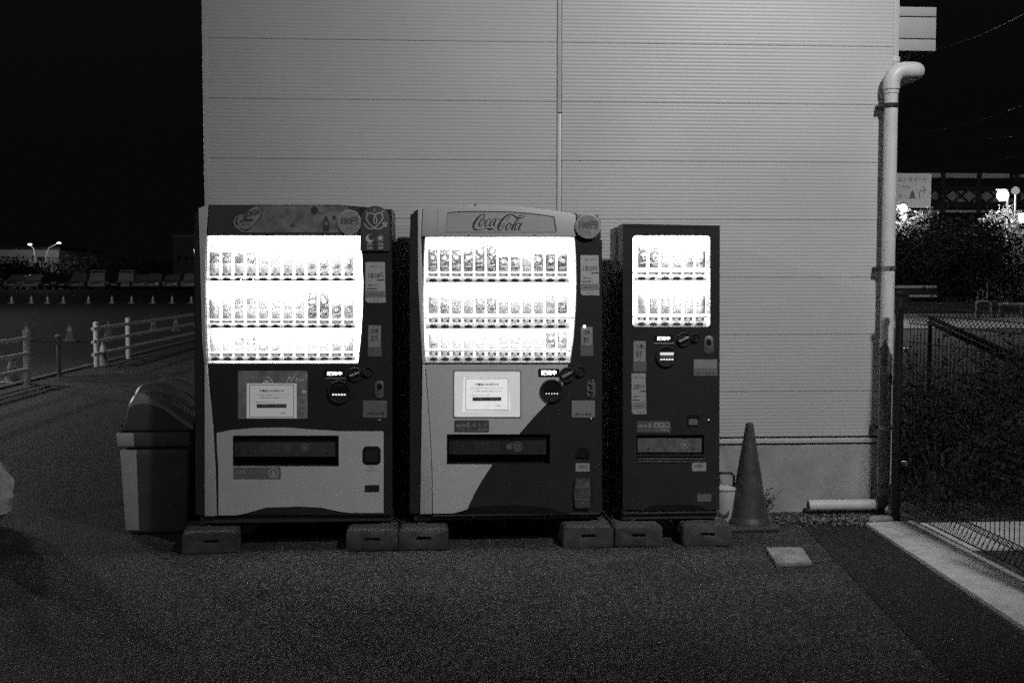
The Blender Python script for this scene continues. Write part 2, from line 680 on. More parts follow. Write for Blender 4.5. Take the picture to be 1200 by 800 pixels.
# panelled box on the building's right side
a, b_ = W(1054, 8, 7.9), W(1096.5, 60, 7.9)
hood = thing('side_box', (b_.x, 7.9, b_.z), 'pale box of three stacked panels jutting from the building side above the pipe', 'panel box')
z1, z2 = W(1075, 19.8, 7.9).z, W(1075, 45.7, 7.9).z
B().box(XR + .003, b_.x - .01, 7.92, 8.6, b_.z + .01, a.z - .01).build('core', M_BLACK, hood)
for za, zb in ((z1 + .004, a.z), (z2 + .004, z1 - .004), (b_.z, z2 - .004)):
    B().box(XR + .003, b_.x, 7.9, 7.918, za, zb).build('panel', M_SIDING, hood, bevel=.002)
    B().box(b_.x - .009, b_.x + .002, 7.9195, 8.6, za, zb).build('panel', M_SIDING, hood)

# ------------------------------------------------------------------ drainpipe
pipe = thing('drainpipe', (2.80, 7.0, 0), 'thick pale drainpipe down the right corner of the building, shadowed near its foot', 'drainpipe')
PX_, PY_, PR = 2.834, 7.04, .0425
zt = W(1046, 88, PY_).z
B().tube([(PX_, PY_, .13), (PX_, PY_, zt - .06)], PR, 24, caps=False).build('pipe', M_PIPE, pipe, smooth=True)
B().tube([(PX_, PY_, zt - .115), (PX_, PY_, zt - .055)], PR + .004, 24).build('coupling', M_PIPE, pipe, smooth=True)
arc = [(PX_, PY_, zt - .09)] + [(PX_ + .085 - .085 * math.cos(t), PY_, zt - .055 + .085 * math.sin(t)) for t in [PI / 2 * k / 8 for k in range(9)]]
arc += [(PX_ + .125, PY_, zt + .03)]
arc += [(PX_ + .125 + .05 * math.sin(t), PY_ + .05 - .05 * math.cos(t), zt + .03) for t in [PI / 2 * k / 6 for k in range(1, 7)]]
arc += [(PX_ + .175, PY_ + .3, zt + .03)]
B().tube(arc, PR + .010, 24).build('elbow', M_PIPE, pipe, smooth=True)
B().tube([(PX_ + .055, PY_ + .11, zt + .02), (PX_ + .055, PY_ + .11, zt + .12)], .036, 20).build('vent_stub', M_PIPE, pipe, smooth=True)
B().tube([(PX_ + .055, PY_ + .11, zt + .10), (PX_ + .055, PY_ + .11, zt + .128)], .041, 20).build('vent_cap', M_PIPE, pipe, smooth=True)
for yy in (124, 314, 500):
    zz = W(1040, yy, PY_).z
    st = B().tube([(PX_, PY_, zz - .013), (PX_, PY_, zz + .013)], PR + .006, 24).build('strap', M_STEEL if yy > 200 else M_DARK, pipe, smooth=True)
    B().box(PX_ - .075, PX_ - .04, PY_ - .005, YW - .01, zz - .008, zz + .008).build('bracket', M_DARK, st)
    B().tube([(PX_, PY_ - PR - .004, zz), (PX_, PY_ - PR - .016, zz)], .007, 8).build('bolt', M_CHROME, st)
# dark lower sleeve: the fence post's shadow painted onto the pipe
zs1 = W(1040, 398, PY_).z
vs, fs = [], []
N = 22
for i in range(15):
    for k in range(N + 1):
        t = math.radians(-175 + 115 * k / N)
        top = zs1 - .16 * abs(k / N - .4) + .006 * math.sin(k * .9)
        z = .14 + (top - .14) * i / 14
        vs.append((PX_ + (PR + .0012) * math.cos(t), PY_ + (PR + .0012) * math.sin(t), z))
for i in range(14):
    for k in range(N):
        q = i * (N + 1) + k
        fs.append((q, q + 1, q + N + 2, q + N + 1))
B().add(vs, fs).build('post_shadow', M_PIPE_SHADE, pipe, smooth=True)
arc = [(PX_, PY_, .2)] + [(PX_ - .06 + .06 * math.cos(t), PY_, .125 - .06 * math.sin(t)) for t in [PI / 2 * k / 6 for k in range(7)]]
B().tube(arc, PR + .004, 24).build('foot_elbow', M_PIPE_SHADE, pipe, smooth=True)
xo = W(947, 599, PY_).x
b = B()
n = 24
ring = lambda x, r: [(x, PY_ + r * math.cos(2 * PI * k / n), .062 + r * math.sin(2 * PI * k / n)) for k in range(n)]
vs = ring(PX_ - .05, .036) + ring(xo, .036) + ring(xo, .031) + ring(xo + .2, .031)
fs = []
for i in range(3):
    for k in range(n):
        fs.append((i * n + k, i * n + (k + 1) % n, (i + 1) * n + (k + 1) % n, (i + 1) * n + k))
fs.append(tuple(3 * n + k for k in range(n)))
B().add(vs, fs).build('outlet_pipe', M_PIPE, pipe, smooth=True)

# ------------------------------------------------------------------ product samples
CUP = {}
PM = {}


def lmat(g):
    k = round(g, 2)
    key = ('l', k)
    if key in PM:
        return PM[key]
    m = bpy.data.materials.new('label_print_%02d' % round(k * 100))
    m.use_nodes = True
    nt = m.node_tree
    b = nt.nodes['Principled BSDF']
    b.inputs['Roughness'].default_value = .35
    geo = nt.nodes.new('ShaderNodeNewGeometry')
    v = nt.nodes.new('ShaderNodeTexVoronoi')
    v.inputs['Scale'].default_value = 70
    nt.links.new(geo.outputs['Position'], v.inputs['Vector'])
    se = nt.nodes.new('ShaderNodeSeparateColor')
    nt.links.new(v.outputs['Color'], se.inputs[0])
    r = nt.nodes.new('ShaderNodeMapRange')
    r.interpolation_type = 'SMOOTHSTEP'
    r.inputs['From Min'].default_value = .35
    r.inputs['From Max'].default_value = .95
    r.inputs['To Min'].default_value = .07 + k * .8
    r.inputs['To Max'].default_value = min(.82, k * .7 + .5)
    nt.links.new(se.outputs[0], r.inputs['Value'])
    nt.links.new(r.outputs[0], b.inputs['Base Color'])
    PM[key] = m
    return m


def pmat(g):
    k = round(g, 2)
    if k not in PM:
        PM[k] = mat('sample_print_%02d' % round(k * 100), k, .35, vary=.25, vscale=160)
    return PM[k]


def product(kind, xpx, base_px, h_px, Y, body_g, label_g, label, cat, group, w_px=11.6, lab=(.12, .5), extra=False):
    p = W(xpx, base_px, Y)
    sc = 1 / 205.0
    h, r = h_px * sc, w_px * sc / 2
    t = thing(kind, (p.x, Y, p.z), label, cat, group)
    key = (kind, h_px, w_px, body_g)
    bm_ = pmat(body_g)
    c = (p.x, Y, p.z)
    if kind == 'bottle':
        prof = [(r * .9, 0), (r, h * .03), (r, h * .28), (r * .93, h * .34), (r, h * .40), (r, h * .62), (r * .86, h * .74), (r * .45, h * .88), (r * .36, h * .905), (r * .36, h * .93)]
        capr, c0, c1 = r * .42, h * .925, h
    elif kind == 'jar_can':
        prof = [(r * .85, 0), (r, h * .04), (r, h * .80), (r * .62, h * .90), (r * .62, h * .92)]
        capr, c0, c1 = r * .68, h * .915, h
    else:
        prof = [(r * .82, 0), (r, h * .05), (r, h * .90), (r * .84, h * .975), (r * .84, h * .98)]
        capr, c0, c1 = r * .86, h * .975, h
    B().lathe(c, prof, 14).build('body', bm_, t, smooth=True)
    B().lathe(c, [(capr, c0), (capr, c1)], 12).build('lid' if kind == 'drink_can' else 'cap', pmat(.75), t, smooth=True)
    l0, l1 = lab
    B().lathe(c, [(r * 1.015, h * l0), (r * 1.015, h * l1)], 14).build('label_band', lmat(label_g), t, smooth=True)
    if extra:
        bb = B()
        zc = p.z + h * (l0 + (l1 - l0) * .6)
        bb.add([(p.x + r * .42 * math.cos(a), Y - r * 1.05, zc + r * .42 * math.sin(a)) for a in [2 * PI * k / 12 for k in range(12)]], [tuple(range(12))])
        bb.build('badge', pmat(.8), t)
        bb = B()
        zc = p.z + h * (l0 + (l1 - l0) * .16)
        bb.add([(p.x - r * .6, Y - r * 1.04, zc), (p.x + r * .6, Y - r * 1.04, zc), (p.x + r * .6, Y - r * 1.04, zc + .012), (p.x - r * .6, Y - r * 1.04, zc + .005)], [(0, 1, 2, 3)])
        bb.build('stripe', pmat(.7 if label_g < .5 else .2), t)
    return t


ORD = ['first', 'second', 'third', 'fourth', 'fifth', 'sixth', 'seventh', 'eighth', 'ninth', 'tenth', 'eleventh', 'twelfth']


def shade(g):
    return 'dark' if g < .12 else 'grey' if g < .45 else 'pale'


def shelf_row(specs, x0, dx, base, row, machine, Y, group):
    for i, (kind, h, bg, lg, lab, ex) in enumerate(specs):
        noun = {'bottle': 'bottle', 'drink_can': 'can', 'jar_can': 'screw-top can'}[kind]
        product(kind, x0 + dx * i, base, h, Y, bg, lg, '%s-labelled drink %s, %s from the left on the %s shelf of the %s machine' % (shade(lg), noun, ORD[i], row, machine),
                'bottle' if kind == 'bottle' else 'can', group, lab=lab, extra=ex)


def buttons(mach, x0, dx, n, bary0, bary1, xb0, xb1, plates, case, Y, twinkle=()):
    """button rail with its oval buttons and price labels"""
    a, c = W(xb0, bary0, Y), W(xb1, bary1, Y)
    bb = B()
    h = a.z - c.z
    prof = [(0.012, 0), (.002, h * .12), (0, h * .45), (.004, h * .8), (.014, h)]
    vs = [(x, Y + y, c.z + z) for (y, z) in prof + [(.03, h), (.03, 0)] for x in (a.x, c.x)]
    k = len(prof) + 2
    bb.add(vs, [(2 * i, 2 * i + 1, (2 * i + 3) % (2 * k), (2 * i + 2) % (2 * k)) for i in range(k)] + [tuple(range(0, 2 * k, 2)), tuple(range(1, 2 * k, 2))])
    rail = bb.build('button_rail', mat('rail_plastic', .7, .3, vary=.05, emit=.16), case, smooth=True)
    zc = (a.z + c.z) / 2
    ym = (bary0 + bary1) / 2 + .2
    proto = None
    for i in range(n):
        p = W(x0 + dx * i, ym, Y - .001)
        if proto is None:
            rr = 4.6 / 205
            proto = B().lathe((p.x, Y - .006, p.z), [(.86, .0), (1, .003), (1, .008)], 16, axis='y').build('button', mat('button_smoke', .045, .4), rail, smooth=True)
            proto.scale = (rr, 1, rr * .46)
            proto.location = Vector((p.x, Y - .002, p.z)) - ORG[rail]
            ORG[proto] = Vector((p.x, Y - .002, p.z))
        else:
            instance(proto, (p.x, Y - .002, p.z), rail)
        if i in twinkle:
            B().lathe((p.x + .012, Y - .008, p.z - .002), [(.004, 0), (.004, .002)], 8, axis='y').build('button_light', E_LED, rail)
    if plates:
        y0, y1 = plates
        pp = None
        for i in range(n):
            q0, q1 = W(x0 + dx * i - dx * .42, y0, Y + .012), W(x0 + dx * i + dx * .42, y1, Y + .012)
            pos = ((q0.x + q1.x) / 2, Y + .012, (q0.z + q1.z) / 2)
            if pp is None:
                pp = B().box(q0.x, q1.x, Y + .010, Y + .013, q1.z, q0.z).build('price_label', mat('price_card', .75, .5, vary=.1, vscale=120, emit=.38), rail)
                ORG[pp] = Vector(pos)
                pp.location = Vector(pos) - ORG[rail]
            else:
                instance(pp, pos, rail)
            w_ = q1.x - q0.x
            d = B()
            d.box(q0.x + w_ * .1, q0.x + w_ * .3, Y + .0085, Y + .0095, q0.z - (q0.z - q1.z) * .55, q0.z - (q0.z - q1.z) * .15)
            d.box(q0.x + w_ * .68, q0.x + w_ * .9, Y + .0085, Y + .0095, q0.z - (q0.z - q1.z) * .8, q0.z - (q0.z - q1.z) * .2)
            d.box(q0.x + w_ * .1, q0.x + w_ * .6, Y + .0085, Y + .0095, q0.z - (q0.z - q1.z) * .95, q0.z - (q0.z - q1.z) * .8)
            d.build('price_print', mat('price_ink', .14, .6), rail)
    return rail


def display(mach, win, rows, panel_m, tube_m, tube_rows):
    """the lit case behind the window: back light, liner, tubes, glass"""
    case = plate('display_case', win, F, M_LINER, mach, proud=-.004, back=F + .168,
                 holes=[[(x * .988 + sum(p[0] for p in win) / len(win) * .012, y * .990 + sum(p[1] for p in win) / len(win) * .010) for x, y in win]])
    B().slab(px(win, F), F + .169, F + .175).build('back_light', panel_m, case)
    xs = [p[0] for p in win]
    x0, x1 = min(xs) + 7, max(xs) - 9
    for yy in tube_rows:
        a, c = W(x0, yy, F + .03), W(x1, yy, F + .03)
        B().tube([(a.x, F + .034, a.z), (c.x, F + .034, a.z)], .006, 8).build('light_tube', E_TUBE, case, smooth=True)
        ld = bpy.data.lights.new('strip_light', 'AREA')
        ld.shape = 'RECTANGLE'
        ld.size, ld.size_y = c.x - a.x, .02
        ld.energy = tube_m * (c.x - a.x) * (1.15, .95, .5)[tube_rows.index(yy)]
        lo = bpy.data.objects.new('strip_light', ld)
        lo.location = ((a.x + c.x) / 2, F + .036, a.z - .008)
        lo.rotation_euler = Vector((0, .68, -.73)).to_track_quat('-Z', 'Y').to_euler()
        COL.objects.link(lo)
    for yy in rows:
        a, c = W(x0 - 5, yy, F + .06), W(x1 + 4, yy, F + .06)
        B().box(a.x, c.x, F + .03, F + .166, a.z - .008, a.z - .002).build('shelf', M_LINER, case)
    B().slab(px([(x, y) for x, y in win], F), F + .002, F + .0045).build('window_glass', GLASS, mach)
    return case


def lit_sign(mach, x0, y0, x1, y1, Y, bar=None):
    s = plate('status_display', rrect(x0, y0, x1, y1, 1), Y, M_BLACK, mach, proud=.004)
    txt('販売中', x0 + 3.2, y0 + 1.8, x1 - 3.2, y1 - 1.6, Y - .0052, E_SIGN, s, bold=.03)
    if bar:
        plate('trim_bar', [(bar[0], bar[1]), (bar[2], bar[1]), (bar[2], bar[3]), (bar[0], bar[3])], Y, mat('bar_grey', .22, .4), mach, proud=.006)
    return s


def dial(mach, cx, cy, r, Y, face, rim=None, name='dial', depth=.014):
    c = W(cx, cy, Y)
    R = r / 209.0
    b = B().lathe((c.x, Y, c.z), [(R * 1.0, .0), (R, -depth * .6), (R * .93, -depth), (R * .84, -depth), (R * .80, -depth * .45), (.001, -depth * .40)], 32, axis='y')
    return b.build(name, face, mach, smooth=True)


def screw(mach, cx, cy, Y, r=.008, m=None):
    c = W(cx, cy, Y)
    return B().lathe((c.x, Y, c.z), [(r, 0), (r, -.004), (r * .5, -.007)], 12, axis='y').build('screw', m or M_CHROME, mach, smooth=True)


def knob(mach, cx, cy, r, Y, ang=20, m=M_DARK):
    k = dial(mach, cx, cy, r, Y, m, name='return_lever', depth=.012)
    c = W(cx, cy, Y)
    R = r / 209
    d = Vector((math.cos(math.radians(ang)), 0, math.sin(math.radians(ang))))
    B().tube([c - d * R * .75 + Vector((0, -.016, 0)), c + d * R * .75 + Vector((0, -.016, 0))], R * .2, 8).build('lever_grip', M_MID, k, smooth=True)
    return k


def info_sticker(mach, pts, Y, lines, m=None, name='sticker'):
    """pale sticker with printed rows: lines = (text or None, x0, y0, x1, y1)"""
    s = plate(name, pts, Y, m or M_STICK, mach, proud=.0012)
    for (t_, x0, y0, x1, y1) in lines:
        if t_:
            txt(t_, x0, y0, x1, y1, Y - .002, M_INK, s)
        else:
            a, c = W(x0, y0, Y), W(x1, y1, Y)
            B().box(a.x, c.x, Y - .0022, Y - .0014, c.z, a.z).build('print_bar', M_INK, s)
    return s


def feet(mach, xs, y=F + .06):
    for x in xs:
        B().tube([(x, y, .118), (x, y, .15)], .012, 10).build('levelling_foot', M_CHROME, mach, smooth=True)
        B().lathe((x, y, .1165), [(.03, 0), (.03, .006), (.014, .012)], 14).build('foot_pad', M_CHROME, mach, smooth=True)


# ================================================================== machine 1 (left)
xl, xr = W(228.5, 400, F).x, W(459.5, 400, F).x
ztm, zbm = W(340, 240, F).z, W(340, 612, F).z
m1 = thing('vending_machine', ((xl + xr) / 2, F, zbm), 'left wide vending machine, dark red with white lower panel and bright three-shelf window', 'vending machine')
WIN1 = [(242, 275.3), (423.3, 275.3), (425, 300), (426.3, 330), (425.8, 360), (424, 390), (420.3, 426), (243.2, 426), (241.6, 400), (240.8, 360), (240.8, 320)]
SLOT1 = [(273, 510), (397, 510), (397, 546), (273, 546)]
B().box(xl, xr, F + .176, F + .60, zbm, ztm - .01).build('cabinet', M_CAB, m1, bevel=.006)
out = [(229, 603), (228.6, 430), (229.5, 300), (230.5, 250), (233.5, 243), (244, 240), (400, 240), (459, 246), (459.5, 603)]
plate('door', out, F, M_BODY, m1, proud=0, back=F + .175, holes=[WIN1, SLOT1])
xa = W(230.5, 400, F).x
B().tube([(xl + .004, F + .012, zbm + .05), (xl + .004, F + .012, 1.0), (xl + .012, F + .012, 1.7), (xl + .022, F + .02, ztm - .05)], .012, 10).build('edge_rail', mat('gloss_rail', .03, .18, coat=.6), m1, smooth=True)
B().box(xl + .01, xr - .004, F + .02, F + .55, zbm - .001, W(340, 603, F).z).build('plinth', mat('plinth', .045, .6, dirt=.4), m1)
plate('side_trim', [(233, 244), (244.5, 240), (242.2, 275), (241, 320), (241, 360), (241.7, 400), (243.4, 427), (239.8, 427), (237.2, 400), (235.6, 330)], F, M_SILVER, m1, proud=.008, bevel=.002)
plate('side_trim', [(240, 427.5), (243.4, 427.5), (246, 455), (250.2, 500), (253, 550), (254.4, 604), (240.2, 604)], F, M_SILVER, m1, proud=.010, bevel=.003)
# white lower panel
wp = [(254, 507), (272, 503.5), (300, 501), (335, 500.6), (360, 502.5), (400, 505), (449.5, 505), (449.5, 600.5), (412, 600.5), (398, 599), (376, 594.3), (350, 593), (312, 594.3), (292, 600), (278, 603.2), (256.2, 603.4), (256, 550), (254.5, 525)]
plate('front_panel', wp, F, M_WHITE, m1, proud=.004, holes=[SLOT1], bevel=0)
# pick-up slot
B().slab(px(SLOT1, F), F + .12, F + .13).build('pickup_chamber', M_BLACK, m1)
fl = plate('pickup_flap', [(275, 516), (395, 516), (395, 534.5), (275, 534.5)], F + .03, mat('flap_smoke', .07, .3), m1, proud=.006)
plate('flap_lip', [(275, 513), (395, 513), (395, 516), (275, 516)], F + .03, M_BLACK, m1, proud=.012)
txt('とりだし口 PUSH', 307, 520, 340, 530, F + .0225, mat('faint_ink', .17, .6), fl)
o = plate('flap_emblem', circ(357.5, 524, 5), F + .024, mat('faint_ink2', .17, .6), fl, proud=.001, holes=[circ(357.5, 524, 3.8)])
plate('flap_emblem', circ(357.5, 524, 2.4), F + .024, mat('faint_ink2', .17, .6), fl, proud=.001)
for xx in (291.5, 383.5):
    c = W(xx, 530, F + .024)
    B().lathe((c.x, F + .024, c.z), [(.004, 0), (.004, -.004)], 8, axis='y').build('screw', M_CHROME, fl)
e = plate('eco_sticker', rrect(273.5, 547, 329, 561, 1.5), F - .004, M_STICKG, m1, proud=.0015)
txt('ecoる', 275.5, 550, 288, 555.5, F - .0063, M_PALEINK, e)
txt('省エネ節電', 290, 550, 312, 555.5, F - .0063, mat('mid_ink', .34, .6), e)
txt('ノンフロン・ヒートポンプ', 283, 557, 304, 559.4, F - .0063, mat('mid_ink', .34, .6), e)
plate('eco_emblem', circ(320.5, 554, 6.3, 5.9), F - .0055, M_PALEINK, e, proud=.001, holes=[circ(320.5, 554, 4.6, 4.3)])
plate('eco_emblem', [(318, 557.5), (318.6, 552.5), (320.5, 550.8), (322.4, 552.5), (323, 557.5)], F - .0055, M_PALEINK, e, proud=.001)
# coin return and small parts on the white panel
cr = plate('coin_return', rrect(425, 522.5, 446, 544, 5), F - .004, M_BLACK, m1, proud=.004, bevel=.001)
plate('coin_flap', rrect(428, 527, 443, 541, 3), F - .008, M_DARK, cr, proud=.002)
txt('返却口', 431.5, 546, 440, 548.5, F - .0045, mat('mid_ink', .34, .6), m1)
txt('つり銭の取り忘れにご注意', 427.5, 550, 444, 552, F - .0045, mat('mid_ink', .34, .6), m1)
plate('vent_plate', rrect(427.5, 568, 444.5, 576, 1), F - .004, M_DARK, m1, proud=.002)
# header poster
hp = plate('header_panel', [(245.5, 240.6), (400, 241), (421, 243), (422.3, 274.6), (243.6, 274.6)], F, mat('header_dark', .075, .3), m1, proud=.006)
plate('header_poster', [(281, 269), (273, 266), (290, 255), (303, 241), (408, 241.2), (408, 272.4), (290, 272.4)], F - .006, mat('header_poster', .23, .35, vary=.45, vscale=16), hp, proud=.001)
Yh = F - .0085
plate('poster_badge', [(274.2, 259), (276, 254.5), (280, 252), (288, 250.5), (293, 245), (300, 241.5), (304.5, 243), (307, 249), (305, 254.5), (299, 263), (291, 268.5), (284.5, 270), (279, 267.5), (275, 263.5)], F - .0072, mat('badge_grey', .30, .4), hp, proud=.0008)
ribbon('badge_outline', [[(303, 241, .9), (307, 248, .9), (304.5, 254.5, .9), (297, 264.5, .9), (288, 269.4, .9), (280, 267.6, .7)]], Yh - .0005, M_INK, hp)
ribbon('badge_outline', [[(282.5, 253, .9), (277.5, 254.4, 1), (274.2, 260, 1), (276, 264.4, 1), (279.5, 265.2, .8)], [(278, 267.6, .8), (284, 271, 1.2), (288, 271.4, .8)]], Yh - .0005, mat('badge_pale', .4, .5), hp)
txt('GEORGIA', 283, 247, 305, 253.5, Yh, M_INK, hp, rot=.28, bold=.03)
ribbon('coffee_lettering', [[(281.5, 254, .8), (279, 254.2, 1.4), (276.8, 259, 1.9), (277.5, 262.6, 1.7), (280.5, 262.6, 1.2)]], Yh, M_INK, hp)
txt('offee', 281, 255, 296, 260.5, Yh, M_INK, hp, rot=.12, slant=.2, bold=.03)
txt('SINCE 1975', 283, 262, 293, 264.4, Yh, M_INK, hp, rot=.08)
Yp = F - .0075
plate('poster_bottle', [(378.5, 271), (378.5, 259.5), (380, 257), (381, 253), (383, 253), (384.3, 257), (385.8, 259.5), (385.8, 271)], F - .007, mat('print_dark', .06, .5), hp, proud=.001)
plate('poster_bottle_label', circ(382.2, 262, 2.6), F - .0082, mat('print_mid', .2, .5), hp, proud=.0006)
plate('poster_berry', circ(368.5, 246.5, 4.2, 4.8), F - .007, mat('print_dark', .06, .5), hp, proud=.001)
plate('poster_leaf', [(360, 252), (356, 247), (359, 243.5), (365, 243), (363, 250)], F - .007, mat('print_pale', .24, .5), hp, proud=.001)
plate('poster_shape', [(340, 265), (342.5, 262.5), (344, 260), (344.2, 265.5), (340, 266.5)], F - .007, mat('print_dark', .06, .5), hp, proud=.001)
plate('poster_shape', circ(391.5, 255, 2, 2.6), F - .007, mat('print_dark', .06, .5), hp, proud=.001)
for k in range(16):
    x, y = random.uniform(308, 404), random.uniform(243, 270)
    plate('poster_mark', circ(x, y, random.uniform(.8, 2.6), random.uniform(.5, 1.6), 8), F - .007, random.choice([mat('print_pale', .24, .5), mat('print_dim', .13, .5), mat('print_mid', .2, .5)]), hp, proud=.0005 + k * .00005)


def round_sign(mach, cx, cy, rx, ry, Y):
    s = plate('price_disc', circ(cx, cy, rx, ry, 32), Y, mat('disc_rim', .42, .4), mach, proud=.006, bevel=.001)
    plate('disc_face', circ(cx, cy, rx * .9, ry * .9, 32), Y - .006, mat('disc_face', .3, .45, vary=.2, vscale=30), s, proud=.001)
    txt('100円', cx - rx * .72, cy - ry * .42, cx + rx * .72, cy + ry * .22, Y - .0078, mat('disc_ink', .11, .6), s, bold=.05)
    txt('から', cx - rx * .3, cy + ry * .4, cx + rx * .3, cy + ry * .62, Y - .0078, mat('disc_ink2', .2, .6), s)
    return s


round_sign(m1, 409.5, 260.3, 14, 14.5, F - .008)
# heart-shaped eco sign
hs = plate('eco_sign', [(421.8, 294)] + [(439.8 - 17.2 * math.cos(t), 258.5 - 17.2 * math.sin(t)) for t in [PI * k / 20 for k in range(21)]] + [(457, 294)], F - .004, mat('eco_sign_face', .09, .4), m1, proud=.010, bevel=.001)
Ys = F - .0150
HM = mat('eco_print', .6, .5)
ribbon('heart_plug', [[(426.6, 261.3, .9), (429.5, 266, 1), (434, 268.3, 1.1), (438.5, 267, 1.1), (445, 261, 1.1), (448.3, 256, 1.1), (447.8, 251.5, 1.1), (444, 249.4, 1.1), (440.5, 251.5, 1.1), (438.2, 257, 1.1), (438.6, 261, 1.1), (440, 262, 1.1),
                        (441.4, 260.5, 1.1), (441, 255.5, 1.1), (438.2, 251, 1.1), (434.5, 249.5, 1.1), (430.5, 251.4, 1.1), (429.4, 256, 1.1), (432, 261, 1.1), (437.5, 266.5, 1.1), (443, 268.3, 1.1), (448, 266.3, 1.1), (450.3, 263, 1.1)],
                       [(448.4, 260.8, 1.2), (451.6, 264.4, 3.4), (452.4, 261.4, 2.4)], [(450.8, 260.6, .8), (451.6, 258.8, .8)], [(452.4, 261.8, .8), (454, 260.6, .8)],
                       [(438.8, 244.6, 1.0), (438.8, 247.6, 1.4)], [(428.6, 247.6, 1), (430.2, 249.4, 1.4)], [(449, 247.3, 1), (447.6, 249.2, 1.4)]], Ys, HM, hs)
cres = [(433.4 + 4.9 * math.cos(t), 279.2 + 4.9 * math.sin(t)) for t in [math.radians(a) for a in range(20, 301, 20)]] + [(435.2 + 3.7 * math.cos(t), 277.8 + 3.7 * math.sin(t)) for t in [math.radians(a) for a in range(285, 19, -22)]]
B().slab(px(cres, Ys), Ys, Ys + .0008).build('moon_mark', HM, hs)
B().slab(px(circ(445.7, 279.2, 2.7), Ys), Ys, Ys + .0008).build('sun_mark', HM, hs)
ribbon('sun_rays', [[(445.7 + 3.4 * math.cos(a), 279.2 + 3.4 * math.sin(a), .8), (445.7 + 4.9 * math.cos(a), 279.2 + 4.9 * math.sin(a), .5)] for a in [PI * k / 4 for k in range(8)]], Ys, HM, hs)
for (cx, w2) in ((433.2, 'ON'), (446, 'OFF')):
    txt('照明', cx - 3, 284.6, cx + 3, 288, Ys, HM, hs, bold=.02)
    txt(w2, cx - 3.2, 289, cx + 3.2, 292.2, Ys, HM, hs, bold=.04)
plate('eco_sign_gap', [(422.5, 294.3), (457, 293.3), (457, 295.2), (423, 296)], F, M_BLACK, m1, proud=.004)
# stickers down the right column
def tall_sticker(mach, x0, y0, x1, y1, Y, top='1本30円', skew=1.0, m=None):
    h, w = y1 - y0, x1 - x0
    s = info_sticker(mach, [(x0, y0), (x1 - skew, y0), (x1, y1), (x0 + 3, y1), (x0 + .2, y1 - 2.2)], Y, [
        (top, x0 + w * .14, y0 + h * .26, x1 - w * .12, y0 + h * .40),
        ('キャンペーン', x0 + w * .25, y0 + h * .08, x1 - w * .2, y0 + h * .14),
        (None, x1 - w * .42, y0 + h * .43, x1 - w * .06, y0 + h * .455),
        ('応募はこちら', x0 + w * .14, y0 + h * .55, x1 - w * .4, y0 + h * .59),
        (None, x0 + w * .08, y0 + h * .645, x0 + w * .55, y0 + h * .665),
        ('お問い合わせ 0120', x0 + w * .2, y0 + h * .78, x1 - w * .1, y0 + h * .82),
        ('＊ ＊ ＊', x0 + w * .35, y0 + h * .93, x1 - w * .12, y0 + h * .97)], m=m)
    plate('sticker_band', [(x0 + .6, y0 + h * .71), (x1 - .6, y0 + h * .71), (x1 - .4, y0 + h * .88), (x0 + .6, y0 + h * .88)], Y - .0012, mat('band_grey', .27, .6), s, proud=.0004)
    return s


tall_sticker(m1, 428.2, 307, 452, 354.6, F)
def small_sticker(mach, x0, y0, x1, y1, yb, Y):
    s = info_sticker(mach, [(x0, y0), (x1, y0), (x1, y1), (x0, y1)], Y, [
        ('注意', x0 + 3, y0 + 4, x1 - 3, y0 + 9), ('電子', x0 + 3, y0 + 12, x1 - 4, y0 + 19)], m=mat('sticker_dim', .3, .6, vary=.3, vscale=60))
    plate('sticker_foot', [(x0 - .8, y1 + .4), (x1 + 1, y1 + .4), (x1 + .8, yb), (x0 - .5, yb)], Y, mat('sticker_dark', .15, .5), s, proud=.002)


small_sticker(m1, 431.6, 381, 446.4, 407, 417.5, F)
# poster with notice paper
ps = plate('poster', rrect(279, 434.3, 360.5, 490.4, 1.6), F, mat('poster_print', .15, .3, vary=.6, vscale=18, emit=.024), m1, proud=.003)
Yq = F - .0036
plate('poster_mountain', [(303, 452), (309, 444), (313.5, 440.5), (318, 444), (321, 449), (329, 450), (326, 446), (332, 452)], F - .003, mat('print_pale2', .7, .5), ps, proud=.0006)
ribbon('poster_peak', [[(306, 448.5, 1), (310, 444.5, 1.2), (313.5, 443.5, 1.4), (316, 446, 1), (318.5, 448.5, .8)]], Yq - .0006, M_INK, ps)
txt('まろやかな', 284, 435.4, 302, 438.4, Yq, M_PALEINK, ps)
txt('富士山麓のおいしい水', 284, 440, 313, 443.4, Yq, M_PALEINK, ps)
ribbon('new_lettering', [[(335.5, 448.6, .6), (338.6, 442, .9), (340, 441.6, .9), (341.5, 447, .9), (345.5, 439.5, .8), (349, 436, .5)],
                         [(347, 445, .7), (349.4, 443.4, .8), (347.6, 443, .8), (346.6, 446, .8), (349.6, 446.4, .6), (351.4, 443.8, .7), (351, 446, .8), (353, 445, .7), (353.6, 443.8, .7), (353.6, 445.8, .8), (355.6, 444.6, .7), (356, 443, .6)],
                         [(359.3, 438, 1.2), (358.7, 442.6, .8)], [(358.3, 444.6, 1.1), (358.2, 445.2, 1.1)]], Yq - .0006, mat('white_ink', .8, .5), ps)
pb = plate('poster_bottle', [(351, 489.6), (350.8, 470), (352, 466), (354.3, 462.5), (354.3, 457.5), (358.3, 457.5), (358.3, 462.5), (360.2, 466), (360.4, 489.6)], F - .003, mat('bottle_print', .3, .4, vary=.4, vscale=60), ps, proud=.0008)
plate('poster_bottle_cap', [(354, 457.2), (358.6, 457.2), (358.6, 460.5), (354, 460.5)], F - .0038, mat('white_ink', .8, .5), ps, proud=.0005)
